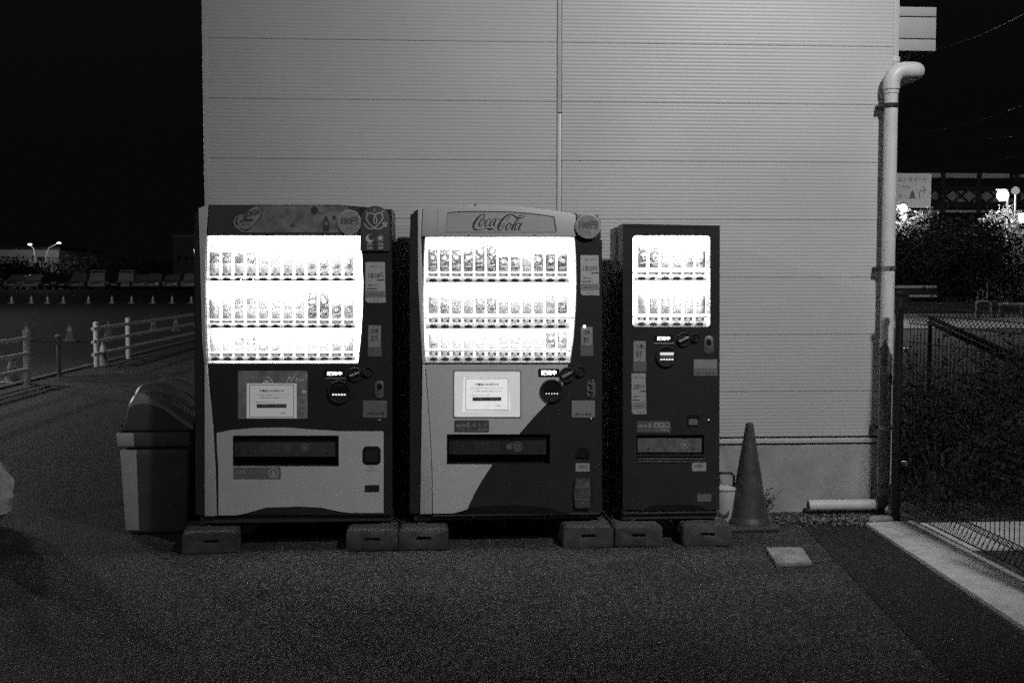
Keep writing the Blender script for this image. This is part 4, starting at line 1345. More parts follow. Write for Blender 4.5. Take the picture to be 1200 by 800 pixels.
# ------------------------------------------------------------------ leaves
def leaves(b, pts, size, rnd, flat=.5):
    for p in pts:
        s = size * rnd.uniform(.6, 1.3)
        n = Vector((rnd.gauss(0, 1), rnd.gauss(0, 1), rnd.gauss(0, 1) + flat)).normalized()
        u = n.orthogonal().normalized()
        a = rnd.uniform(0, 2 * PI)
        u = (Matrix.Rotation(a, 3, n) @ u)
        v = n.cross(u)
        p = Vector(p)
        b.add([p - u * s, p + v * s * .45 - u * s * .1, p + u * s, p - v * s * .45 - u * s * .1], [(0, 1, 2, 3)])


rnd = random.Random(3)
wd = thing('weed', (2.06, 7.05, 0), 'small wispy weed growing against the wall foot right of the cone', 'weed')
b = B()
for k in range(40):
    a = rnd.uniform(-1.3, 1.3)
    L = rnd.uniform(.08, .17)
    x0 = 2.03 + rnd.uniform(-.04, .04)
    p0 = Vector((x0, 7.04, .005))
    p1 = p0 + Vector((math.sin(a) * L * .4, -.02, L * .6))
    p2 = p0 + Vector((math.sin(a) * L * .8, -.03 + rnd.uniform(-.03, .03), L))
    b.tube([p0, p1, p2], .002, 4, radii=[.003, .002, .0006])
b.build('stems', mat('dry_grass', .12, .7), wd)
b = B()
leaves(b, [(2.03 + rnd.gauss(.01, .05), 7.02 + rnd.gauss(0, .02), abs(rnd.gauss(.1, .05))) for _ in range(60)], .012, rnd)
b.build('leaves', M_LEAF, wd)

# litter of dead leaves and grit at the outlet
b = B()
leaves(b, [(2.43 + rnd.gauss(0, .10), 6.80 + rnd.gauss(0, .06), .012 + abs(rnd.gauss(0, .01))) for _ in range(190)], .020, rnd, flat=1.5)
tag(b.build('leaf_litter', mat('dead_leaf', .22, .6, vary=.8, vscale=30)), 'small heap of pale dead leaves below the drainpipe outlet', 'leaf litter', kind='stuff')
b = B()
for k in range(420):
    x, y = rnd.uniform(1.7, 2.75), rnd.gauss(6.86, .11)
    if y > 7.08:
        continue
    s = rnd.uniform(.004, .012)
    b.lathe((x, y, .006), [(s, 0), (s * .8, s * .7), (s * .2, s * .9)], 5)
tag(b.build('grit', mat('pebble', .14, .8, vary=.8, vscale=60)), 'loose grit and pebbles along the foot of the wall', 'grit', kind='stuff')
b = B()
for k in range(900):
    x, y = rnd.uniform(-3.2, 2.3), rnd.uniform(3.2, 6.6)
    s = rnd.uniform(.0018, .0045)
    b.lathe((x, y, .001), [(s, 0), (s * .8, s * .7), (s * .2, s * .9)], 5)
tag(b.build('asphalt_chips', mat('chip', .4, .6, vary=.8, vscale=60)), 'loose pale stone chips scattered over the asphalt', 'stone chips', kind='stuff')
st = thing('stone', (2.70, 6.83, 0), 'flat grey stone at the foot of the drainpipe by the kerb end', 'stone')
B().lathe((2.72, 6.80, .0), [(.06, 0), (.075, .02), (.06, .038), (.01, .045)], 9, sx=1.2, sy=.6).build('stone_body', M_CONC, st, bevel=.004)
pb_ = B().lathe((G(852, 633).x, G(852, 633).y, 0), [(.014, 0), (.016, .007), (.006, .013)], 7).build('pebble', M_CONC)
tag(pb_, 'single pale pebble on the asphalt in front of the cone base', 'pebble')

# ------------------------------------------------------------------ recycling bins left of the left machine
def make_bin(y0, x_left, label, h):
    w, d = .42, .30
    x = x_left
    t = thing('recycling_bin', (x + w / 2, y0 + d / 2, 0), label, 'recycling bin', 'recycling bins left of the machines')
    # tapering body
    def q(f):
        return (x + .035 - f * .022, x + w, y0, y0 + d)
    zc = .61
    a0, a1 = q(0), q(1)
    B().hexa([(a0[0], a0[2] + .012, .004), (a0[1] - .02, a0[2] + .012, .004), (a0[1] - .02, a0[3] - .012, .004), (a0[0], a0[3] - .012, .004)],
             [(a1[0], a1[2], zc - .10), (a1[1], a1[2], zc - .10), (a1[1], a1[3], zc - .10), (a1[0], a1[3], zc - .10)]).build('bin_body', M_BIN, t, bevel=.03, seg=4)
    B().hexa([(x - .005, y0 - .008, zc - .095), (x + w + .01, y0 - .008, zc - .095), (x + w + .01, y0 + d + .004, zc - .095), (x - .005, y0 + d + .004, zc - .095)],
             [(x - .012, y0 - .008, zc + .0), (x + w + .01, y0 - .008, zc + .0), (x + w + .01, y0 + d + .004, zc + .0), (x - .012, y0 + d + .004, zc + .0)]).build('collar', M_BIN, t, bevel=.025, seg=4)
    # sloping hood with the round-cornered domed lid
    hood_pts = [(x + .0, zc + .004), (x + .045, zc + .055), (x + .066, h - .06), (x + .085, h - .028), (x + .12, h - .012), (x + .19, h - .018), (x + .27, h - .05), (x + .35, h - .11), (x + w, h - .165), (x + w, zc + .004)]
    B().slab(hood_pts, y0 + .004, y0 + d - .006).build('hood', M_BIN, t, bevel=.02, seg=4)
    vs, fs = [], []
    prof = [(x + .050, h - .085), (x + .058, h - .05), (x + .075, h - .020), (x + .10, h - .004), (x + .135, h + .003), (x + .18, h - .002), (x + .23, h - .018), (x + .29, h - .050), (x + .35, h - .10), (x + w + .01, h - .155)]
    n = 8
    for (pxx, pz) in prof:
        for k in range(n + 1):
            u = k / n * 2 - 1
            vs.append((pxx, y0 + d / 2 + u * (d / 2 - .004), pz + .035 * (1 - abs(u) ** 5)))
    for i in range(len(prof) - 1):
        for k in range(n):
            a = i * (n + 1) + k
            fs.append((a, a + 1, a + n + 2, a + n + 1))
    m_ = len(vs)
    vs2 = [(v[0], v[1], v[2] - .025) for v in vs]
    fs2 = [tuple(j + m_ for j in f[::-1]) for f in fs]
    side = []
    for i in range(len(prof) - 1):
        a, c = i * (n + 1), (i + 1) * (n + 1)
        side += [(a, c, c + m_, a + m_), (a + n, a + n + m_, c + n + m_, c + n)]
    for k in range(n):
        side += [(k, k + m_, k + 1 + m_, k + 1)]
    B().add(vs + vs2, fs + fs2 + side).build('domed_lid', M_LID, t, smooth=True)
    B().hexa([(a0[0] - .003, a0[2] + .009, .03), (a0[0] + .075, a0[2] + .0095, .03), (a0[0] + .075, a0[3] - .03, .03), (a0[0] - .003, a0[3] - .03, .03)],
             [(a1[0] - .003, a1[2] - .003, zc - .105), (a1[0] + .092, a1[2] - .0025, zc - .105), (a1[0] + .092, a1[3] - .03, zc - .105), (a1[0] - .003, a1[3] - .03, zc - .105)]).build('side_face', M_BIN_LIT, t, bevel=.004)  # pale layer: light on the left face put into the colour
    B().hexa([(x - .008, y0 - .011, zc - .092), (x + .105, y0 - .011, zc - .092), (x + .105, y0 + d, zc - .092), (x - .008, y0 + d, zc - .092)],
             [(x - .015, y0 - .011, zc - .003), (x + .10, y0 - .011, zc - .003), (x + .10, y0 + d, zc - .003), (x - .015, y0 + d, zc - .003)]).build('collar_lit_end', M_BIN_LIT, t, bevel=.02, seg=3)
    # grip notch at the shoulder
    B().box(x + .004, x + .035, y0 + .06, y0 + .24, zc + .012, zc + .035).build('grip_notch', M_BLACK, t)
    return t


make_bin(6.72, -1.87, 'nearest grey recycling bin with sloping dark lid beside the left machine', .80)
make_bin(7.05, -1.925, 'second grey recycling bin, its lid showing above the nearest one', .822)
make_bin(7.38, -1.90, 'farthest recycling bin of the row, dark lid top just showing', .818)

# white bag at the left edge
bag = thing('plastic_bag', (-2.81, 7.05, 0), 'bulging white plastic bag cut off by the left edge of the photo', 'bag')
bc = Vector((-2.815, 7.05, .245))
vs, fs = [], []
nu, nv = 28, 20
for j in range(nv + 1):
    ph = -PI / 2 + PI * j / nv
    for i in range(nu):
        th = 2 * PI * i / nu
        w_ = 1 + .07 * math.sin(5 * th + 3 * ph) + .05 * math.sin(9 * th - 5 * ph) + .04 * math.sin(14 * ph)
        rr = .19 * math.cos(ph) ** .7 * w_ * (1.05 - .28 * math.sin(ph)) if 0 < j < nv else .01
        vs.append((bc.x + rr * math.cos(th), bc.y + rr * math.sin(th) * .8, bc.z + .235 * math.sin(ph) * (1 + .03 * math.sin(4 * th))))
for j in range(nv):
    for i in range(nu):
        a, c = j * nu + i, j * nu + (i + 1) % nu
        fs.append((a, c, c + nu, a + nu))
B().add(vs, fs).build('bag_body', M_BAG, bag, smooth=True)
B().tube([(bc.x, bc.y, bc.z + .2), (bc.x + .01, bc.y, bc.z + .27), (bc.x - .02, bc.y, bc.z + .33)], .03, 8, radii=[.05, .02, .045]).build('bag_knot', M_BAG, bag, smooth=True)

# ------------------------------------------------------------------ mesh fence on the right
FX = 2.865
fn = thing('mesh_fence', (FX, 4.4, 0), 'dark green-grey wire mesh fence with folded top running along the concrete kerb', 'fence')
zt_f, zb_f = 1.36, .055
for yy in (6.80, 4.80, 2.80):
    p_ = B().tube([(FX - .05, yy, -.1), (FX - .05, yy, 1.40)], .024, 14).build('post', M_FENCE, fn, smooth=True)
    B().lathe((FX - .05, yy, 1.40), [(.031, 0), (.034, .014), (.01, .03)], 14).build('post_cap', M_FENCE, p_, smooth=True)
    for zz in (.35, 1.05):
        B().box(FX - .05, FX + .012, yy - .012, yy + .012, zz, zz + .03).build('clamp', M_STEEL, p_)
tri_t = [(FX, zt_f - .13), (FX - .055, zt_f - .03), (FX + .03, zt_f), (FX + .055, zt_f - .08), (FX, zt_f - .13)]
tri_b = [(FX, zb_f + .13), (FX - .055, zb_f + .04), (FX + .03, zb_f), (FX + .055, zb_f + .07), (FX, zb_f + .13)]
b = B()
y0w = 2.2
path = [(x, y0w, z) for x, z in tri_b[::-1]][:4] + [(FX, y0w, zb_f + .13)] + [(FX, y0w, zt_f - .13)] + [(x, y0w, z) for x, z in tri_t[1:]]
pw_ = B().tube([(x, y0w, z) for x, _, z in path], .0026, 5).build('vertical_wire', M_FENCE, fn)
base = ORG[pw_]
k = 1
while y0w + k * .05 < 6.78:
    instance(pw_, (base.x, base.y + k * .05, base.z), fn)
    k += 1
hw_ = B().tube([(FX - .004, 2.2, 0), (FX - .004, 6.78, 0)], .003, 6).build('horizontal_wire', M_FENCE, fn)
hz = [zb_f + .13, .34, .50, .66, .82, .98, 1.12, zt_f - .13]
hw_.location = Vector((FX - .004, 4.49, hz[0])) - ORG[fn]
ORG[hw_] = Vector((FX - .004, 4.49, hz[0]))
for z in hz[1:]:
    instance(hw_, (FX - .004, 4.49, z), fn)
for (x, z) in tri_t[1:4] + tri_b[1:4]:
    instance(hw_, (x, 4.49, z), fn)

# second rail fence sloping away beyond the mesh fence, and undergrowth
rf = thing('ramp_handrail', (3.6, 11.5, 0), 'dark sloping double rail going down to the right behind the mesh fence', 'handrail')
a, c = W(1090, 372, 14.5), W(1215, 428, 10)
for dz in (0, -.07):
    B().tube([a + Vector((0, 0, dz)), c + Vector((0, 0, dz))], .028, 10).build('rail', mat('rail_dark', .02, .9), rf, smooth=True)
for k in (0, 3):
    p = a.lerp(c, k / 3)
    B().tube([p, (p.x, p.y, -.05)], .02, 8).build('post', MATS['rail_dark'], rf)


def shrub(name, cx, cy, w, d, h, n, size, label, cat='shrub', z0=0, m=None, group=None, seed=1, stem=True):
    r_ = random.Random(seed)
    t = thing(name, (cx, cy, z0), label, cat, group)
    b = B()
    cl = [(cx + r_.uniform(-w, w) * .85, cy + r_.uniform(-d, d) * .85, z0 + h * r_.uniform(.15, .95), r_.uniform(.12, .26)) for _ in range(max(8, int(n / 60)))]
    pts = []
    for _ in range(n):
        q = r_.choice(cl)
        s_ = q[3] * min(w, d, h) * 1.6
        z = q[2] + r_.gauss(0, s_ * .7)
        if z > z0 + .02:
            pts.append((q[0] + r_.gauss(0, s_), q[1] + r_.gauss(0, s_), z))
    leaves(b, pts, size, r_)
    b.build('foliage', m or M_LEAF, t)
    if stem:
        b = B()
        for q in cl[:14]:
            b.tube([(cx + (q[0] - cx) * .3, cy + (q[1] - cy) * .3, z0), ((q[0] + cx) / 2, (q[1] + cy) / 2, z0 + (q[2] - z0) * .55), q[:3]], .01, 5, radii=[.02, .014, .006])
        b.build('branches', M_BARK, t)
    return t


M_IVY = mat('ivy_leaf', .018, .9, vary=.7, vscale=6)
shrub('shrub', 3.7, 8.2, .8, .5, .85, 3000, .028, 'dark leafy shrub just behind the fence post', m=M_IVY, seed=2)
shrub('shrub', 4.9, 8.4, .9, .6, .95, 3000, .03, 'larger dark shrub behind the fence, right of the first', m=M_IVY, seed=4)
shrub('shrub', 4.3, 7.4, .8, .35, .55, 2200, .028, 'low straggling shrub close behind the fence above the concrete apron', m=M_IVY, seed=5)
r_ = random.Random(9)
b = B()
leaves(b, [(r_.uniform(3.0, 6.5), r_.uniform(6.8, 10.5), r_.uniform(.0, .16)) for _ in range(9000)], .024, r_)
tag(b.build('ground_cover', M_IVY), 'dark leafy ground cover on the bank behind the mesh fence', 'ground cover', kind='stuff')

# ------------------------------------------------------------------ street beyond the fence
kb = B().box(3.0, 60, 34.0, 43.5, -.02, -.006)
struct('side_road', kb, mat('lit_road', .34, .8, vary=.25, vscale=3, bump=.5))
kb = B().box(6.0, 60, 44.0, 44.4, -.02, .12)
struct('road_kerb', kb, M_CONC)
lamp('road_fill_light', (15.5, 38, 5.5), 650, .1)  # lamp without a fixture, put over the road to brighten it
kb = B().box(5, 60, 44.5, 58, -.02, .58)
struct('planted_bank', kb, mat('bank_soil', .03, .9, vary=.5, bump=1.0))

# footbridge
YB = 60
fb = thing('footbridge', (W(1150, 327, YB).x, YB, 0), 'steel truss footbridge crossing behind the trees on the right', 'footbridge')
x0, x1 = W(1040, 250, YB).x, W(1290, 250, YB).x
zz = lambda y: W(1120, y, YB).z
B().box(x0, W(1183, 205, YB).x, YB, YB + .3, zz(208.5), zz(203)).build('top_rail', mat('bridge_pale', .6, .6), fb)
B().box(x0, x1, YB, YB + .3, zz(223), zz(218)).build('chord', mat('bridge_dark', .03, .8), fb)
B().box(x0, x1, YB, YB + .3, zz(243), zz(236.5)).build('chord', mat('bridge_dark', .03, .8), fb)
B().box(x0, x1, YB - .02, YB + 2, zz(249), zz(246.2)).build('deck_edge', mat('bridge_pale', .6, .6), fb)
B().box(x0, x1, YB + .7, YB + .75, zz(236), zz(222.5)).build('side_face', mat('bridge_panel', .5, .7), fb)
xx = x0
k = 0
while xx < x1 - 1:
    for s_ in (1, -1):
        za, zb = (zz(236), zz(223)) if s_ > 0 else (zz(223), zz(236))
        B().tube([(xx, YB + .1, za), (xx + .75, YB + .1, zb)], .05, 6).build('diagonal', MATS['bridge_dark'], fb)
    k += 1
    xx += .93
for xpx_ in (1104, 1146, 1190):
    xq = W(xpx_, 250, YB).x
    B().box(xq - .11, xq + .11, YB - .12, YB - .01, 0 if xpx_ == 1190 else zz(250), zz(203)).build('upright', MATS['bridge_dark'], fb)
B().box(W(1190, 250, YB).x, x1, YB, YB + .3, zz(207.5), zz(204)).build('top_rail', mat('bridge_pale', .6, .6), fb)
# sign board on it
YS = 53
sg = thing('road_sign', (W(1065, 240, YS).x, YS, 0), 'large pale direction board with Japanese lettering, fir tree and right arrow', 'sign')
a, c = W(1036, 203.2, YS), W(1090, 243, YS)
sb = B().box(a.x, c.x, YS, YS + .06, c.z, a.z).build('board', mat('board_face', .26, .6, emit=.05), sg)
B().tube([(a.x, YS - .01, c.z), (c.x, YS - .01, c.z), (c.x, YS - .01, a.z)], .025, 6).build('board_frame', mat('bridge_pale', .6, .6), sb)
B().box(W(1045, 300, YS).x, W(1048, 300, YS).x, YS + .1, YS + .25, 0, a.z).build('post', MATS['bridge_dark'], sg)
SI = mat('sign_ink', .04, .6)
txt('ティエンリゾート', 1041, 207.4, 1086, 213, YS - .005, SI, sb, bold=.02)
txt('この先', 1053, 217, 1066, 220.5, YS - .005, SI, sb)
txt('右へ', 1053, 226.5, 1062, 233, YS - .005, SI, sb)
B().slab(px([(1064.5, 232.8), (1067, 229.5), (1065.8, 229.5), (1067.8, 226.4), (1067, 226.4), (1069.4, 222.6), (1071.6, 226.4), (1070.9, 226.4), (1072.6, 229.5), (1071.4, 229.5), (1073.4, 232.8)], YS), YS - .006, YS - .002).build('fir_mark', SI, sb)
ribbon('arrow_mark', [[(1077.6, 233, .8), (1077.6, 226, .8), (1078.4, 224, .8)], [(1078, 224, .8), (1084, 222.8, .8)], [(1081, 219, .8), (1084.6, 222.6, .8)], [(1084.6, 222.6, .8), (1082, 226.6, .8)]], YS - .006, SI, sb)

# lamps and trees
YT = 48


def street_lamp(xp, yp, Y, label, power, globe=False, arm=1.0, r=.16, pole_dx=0, zbase=0):
    c = W(xp, yp, Y)
    t = thing('street_lamp', (c.x + pole_dx, Y, zbase), label, 'street lamp', 'lit street lamps')
    B().lathe(c, [(r * .5, -r), (r * .95, -r * .4), (r, 0), (r * .8, r * .55), (r * .3, r)], 16).build('lamp_globe', E_LAMP, t, smooth=True)
    B().tube([(c.x + pole_dx, Y, zbase), (c.x + pole_dx, Y, c.z - .15), (c.x + pole_dx * .6, Y, c.z + .12), (c.x, Y, c.z + r + .02)], .045, 8, radii=[.06, .05, .04, .03]).build('pole', mat('lamp_pole', .3, .5), t, smooth=True)
    B().lathe((c.x, c.y, c.z + r * .9), [(r * 1.1, 0), (r * .6, r * .35), (.02, r * .5)], 14).build('lamp_cap', M_DARK, t, smooth=True)
    if power:
        lamp('lamp_light', (c.x, c.y + .7, c.z - .1), power, .15)
    return t


street_lamp(1058.5, 243.5, YT, 'bright street lamp close beside the drainpipe below the sign board', 150, pole_dx=-.7, r=.16)
street_lamp(1175, 228.5, YT, 'brightest street lamp above the small tree on the right', 230, pole_dx=.22, r=.25)
street_lamp(1199, 255, YT - 2, 'lit lamp at the right edge of the photo behind leaves', 180, pole_dx=.7, r=.19)
gl = thing('globe_lamp', (W(1190, 300, YT + 1).x, YT + 1, 0), 'dim round globe lamp just right of the brightest lamp', 'street lamp')
c = W(1190, 223.5, YT + 1)
B().lathe(c, [(.03, -.18), (.14, -.11), (.18, 0), (.14, .11), (.03, .18)], 16).build('globe', emission('dim_globe', .32), gl, smooth=True)
B().tube([(c.x, c.y, 0), (c.x, c.y, c.z - .13)], .04, 8).build('pole', MATS['lamp_pole'], gl, smooth=True)


def tree(cx, cy, h, crown_w, crown_h, n, size, label, seed, m=None, trunk_r=.12, z0=0):
    r_ = random.Random(seed)
    t = thing('tree', (cx, cy, z0), label, 'tree', 'trees along the street')
    zc = z0 + h - crown_h / 2
    b = B()
    b.tube([(cx, cy, z0), (cx + .05, cy, z0 + h * .35), (cx - .04, cy, z0 + h * .7), (cx, cy, z0 + h * .92)], trunk_r, 8, radii=[trunk_r, trunk_r * .75, trunk_r * .45, trunk_r * .12])
    b.build('trunk', M_BARK, t, smooth=True)
    cl = []
    for _ in range(34):
        a, e_, rr = r_.uniform(0, 2 * PI), r_.uniform(-1, 1), r_.random() ** .4
        k_ = math.sqrt(max(0, 1 - e_ * e_))
        cl.append((cx + math.cos(a) * k_ * rr * crown_w / 2, cy + math.sin(a) * k_ * rr * crown_w / 2, zc + e_ * rr * crown_h / 2, r_.uniform(.10, .2) * crown_w / 2))
    b = B()
    for q in cl[:16]:
        b.tube([(cx, cy, z0 + h * .42), ((q[0] + cx) / 2, (q[1] + cy) / 2, (q[2] + z0 + h * .45) / 2), q[:3]], .03, 5, radii=[trunk_r * .5, trunk_r * .25, .01])
    b.build('limbs', M_BARK, t, smooth=True)
    b = B()
    pts = []
    for _ in range(n):
        q = r_.choice(cl)
        pts.append((q[0] + r_.gauss(0, q[3]), q[1] + r_.gauss(0, q[3]), q[2] + r_.gauss(0, q[3] * .8)))
    leaves(b, pts, size, r_)
    b.build('crown', m or M_LEAF, t)
    return t


def xat(p, Y):
    return W(p, 327, Y).x


M_DLEAF = mat('dark_leaf', .012, .9, vary=.5, vscale=2)
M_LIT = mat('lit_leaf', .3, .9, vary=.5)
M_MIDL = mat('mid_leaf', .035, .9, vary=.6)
ZB = .58
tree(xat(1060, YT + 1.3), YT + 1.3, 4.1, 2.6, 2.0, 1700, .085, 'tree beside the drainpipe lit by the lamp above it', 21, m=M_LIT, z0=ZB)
tree(xat(1090, 46), 46, 3.1, 4.6, 3.0, 7500, .10, 'broad dark tree right of the drainpipe below the footbridge', 22, m=M_DLEAF, z0=ZB)
tree(xat(1130, 47), 47, 3.3, 5.0, 3.1, 7500, .10, 'second broad dark tree left of the small lit tree', 23, m=M_DLEAF, z0=ZB)
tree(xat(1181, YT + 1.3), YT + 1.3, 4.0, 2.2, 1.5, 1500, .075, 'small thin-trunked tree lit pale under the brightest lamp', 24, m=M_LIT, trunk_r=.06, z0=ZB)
tree(xat(1180, 49.5), 49.5, 2.9, 5.0, 2.6, 6000, .09, 'bushy tree at the right edge under the lamps', 25, m=M_MIDL, z0=ZB)
tree(xat(1220, 47), 47, 3.6, 4.2, 3.2, 3000, .09, 'dark tree cut off by the right edge', 26, m=M_MIDL, z0=ZB)
shrub('hedge', xat(1184, 45.3), 45.3, 1.2, .5, 1.1, 3600, .07, 'clipped hedge at the right edge behind the fence', 'hedge', z0=ZB, m=mat('hedge_leaf', .14, .9, vary=.6), seed=31)
YG = 44.8
M_POLE2 = mat('rail_paint2', .3, .5)
sp_ = thing('sign_post', (xat(1157, YG), YG, ZB), 'thin pale post with a small plate standing before the hedge', 'sign post')
B().tube([(xat(1157, YG), YG, ZB), (xat(1157, YG), YG, W(1157, 318, YG).z)], .035, 8).build('post', M_POLE2, sp_)
a, c = W(1143, 324.5, YG), W(1156.5, 327.5, YG)
B().box(a.x, c.x, YG - .05, YG - .03, c.z, a.z).build('plate', M_POLE2, sp_)
gs_ = thing('gate_stand', (xat(1149, YG), YG, ZB), 'small pale metal stand left of the thin post behind the fence', 'stand')
for xp in (1146, 1152):
    B().tube([(xat(xp, YG), YG, ZB), (xat(xp, YG), YG, W(xp, 340, YG).z)], .03, 6).build('leg', M_POLE2, gs_)
B().tube([(xat(1144, YG), YG, W(1144, 340, YG).z), (xat(1154, YG), YG, W(1154, 340, YG).z)], .03, 6).build('top_bar', M_POLE2, gs_)
rl = thing('guard_pipe', (xat(1170, 43.8), 43.8, 0), 'bent pale pipe guard rail beyond the top of the mesh fence', 'guard rail')
q = lambda x, y: (xat(x, 43.8), 43.8, W(x, y, 43.8).z if y else 0)
B().tube([q(1144, 0), q(1145, 354.5), q(1147, 353), q(1158, 353), q(1162, 356), q(1163, 0)], .05, 8).build('hoop', M_POLE2, rl, smooth=True)
B().tube([q(1170, 356), q(1230, 357)], .05, 8).build('rail', M_POLE2, rl, smooth=True)
for xp in (1172, 1198, 1224):
    B().tube([q(xp, 356.5), q(xp, 0)], .04, 8).build('post', M_POLE2, rl, smooth=True)
wl = thing('low_wall', (xat(1075, 44.6), 44.6, ZB), 'low pale kerb wall glimpsed under the dark trees beside the drainpipe', 'low wall')
B().box(xat(1052, 44.6), xat(1098, 44.6), 44.6, 44.9, W(1070, 337.5, 44.6).z, W(1070, 334.5, 44.6).z).build('coping', M_CONC, wl)
B().box(xat(1052, 44.7), xat(1098, 44.7), 44.65, 44.85, ZB, W(1070, 337.6, 44.6).z).build('wall_face', M_DARK, wl)
B().box(xat(1066, 44.5), xat(1098, 44.5), 44.42, 44.56, W(1070, 348, 44.5).z, W(1070, 345.5, 44.5).z).build('coping', M_CONC, wl)

# overhead wires
for i, (p, q, lb_) in enumerate((((1062, 205 - 2), (1230, 172), 'lowest overhead wire slanting up over the footbridge'),
                               ((1060, 172 - 17), (1210, 158.5), 'level overhead wire in the dark sky right of the drainpipe'),
                               ((1085, 155), (1215, 116), 'upper overhead wire slanting up to the right'),
                               ((1095, 58), (1215, 8), 'topmost faint overhead wire beside the panelled box'))):
    a, c = W(p[0], p[1], 34), W(q[0], q[1], 26)
    pts = [a.lerp(c, k / 10) - Vector((0, 0, .12 * math.sin(PI * k / 10))) for k in range(11)]
    o = B().tube(pts, .006, 5).build('overhead_wire', mat('wire', .05, .4))
    tag(o, lb_, 'wire', 'overhead wires')

# ------------------------------------------------------------------ white pipe guard fences on the left
def rail_fence(pts, label, rails_from=None, h=.76):
    """pts = post foot positions (y values) along the kerb"""
    t = thing('guard_fence', (KX + .06, pts[0], 0), label, 'guard fence', 'white guard fences at the yard edge')
    X = KX + .08
    for y in pts:
        B().tube([(X, y, -.05), (X, y, h)], .047, 14).build('post', M_RAIL, t, smooth=True)
        B().lathe((X, y, h), [(.049, 0), (.049, .008), (.03, .012)], 14).build('post_cap', M_RAIL, t, smooth=True)
    ya, yb = rails_from
    for z in (.66, .44, .22):
        B().tube([(X + .03, ya, z), (X + .03, yb, z)], .031, 12).build('rail', M_RAIL, t, smooth=True)
    return t


rail_fence([16.6, 12.9, 9.5], 'left white three-rail guard fence ending at a post at the photo edge', (9, 16.62))
rail_fence([19.9, 21.9], 'white three-rail guard fence left of the left vending machine', (19.6, 29))
pl = thing('bollard', (KX + .1, 17.9, 0), 'thin grey post standing in the gap between the white guard fences', 'bollard')
B().tube([(KX + .1, 17.9, 0), (KX + .1, 17.9, .60)], .032, 12).build('post', mat('bollard_grey', .2, .5), pl, smooth=True)
B().lathe((KX + .1, 17.9, .60), [(.05, 0), (.05, .03), (.03, .045)], 12).build('cap', mat('bollard_grey', .2, .5), pl, smooth=True)
B().box(KX + .06, KX + .15, 17.86, 17.94, .52, .56).build('collar', mat('bollard_grey', .2, .5), pl)

# cones in the parking lot
M_LC = mat('lot_cone', .32, .5, vary=.2)
near = [(121.5, 430, .48, 'large cone behind the first post of the right guard fence'), (82, 400, .46, 'cone above the thin grey post between the fences'), (31, 399, .46, 'cone behind the end post of the left guard fence'),
        (127.5, 395, .44, 'cone between the first two posts of the right guard fence'), (180, 389, .42, 'cone seen through the right guard fence, middle one'), (206.5, 388, .42, 'cone seen through the guard fence nearest the left machine'), (39, 453, .4, 'small cone tucked right beside the left fence end post')]
proto_c = None
for (xp, yp, h, lb_) in near:
    p = G(xp, yp, -.03)
    if xp == 39:
        p = Vector((KX - .35, 17.2, -.03))
    if proto_c is None:
        proto_c = cone('lot_cone', p, h, 'pale traffic ' + lb_, 'cones in the parking lot', m=M_LC, base=.17, rb=.1, seg=14)
    else:
        t = copy_tree(proto_c, p)
        t['label'] = 'pale traffic ' + lb_
        t.scale = (1, 1, h / .48)
fr = [14, 37, 56, 74.5, 104, 131.5, 154.5, 179.5, 202, 224.5]
pos_words = ['leftmost', 'second', 'third', 'fourth', 'fifth', 'sixth', 'seventh', 'eighth', 'ninth', 'last']
for i, xp in enumerate(fr):
    p = G(xp, 355.6, -.03)
    t = copy_tree(proto_c, p)
    t.scale = (1.2, 1.2, 1.05)
    t['label'] = 'small distant traffic cone, %s from the left in the far row' % pos_words[i] if i not in (0, 9) else 'small distant traffic cone, the %s one of the far row' % ('leftmost' if i == 0 else 'rightmost')


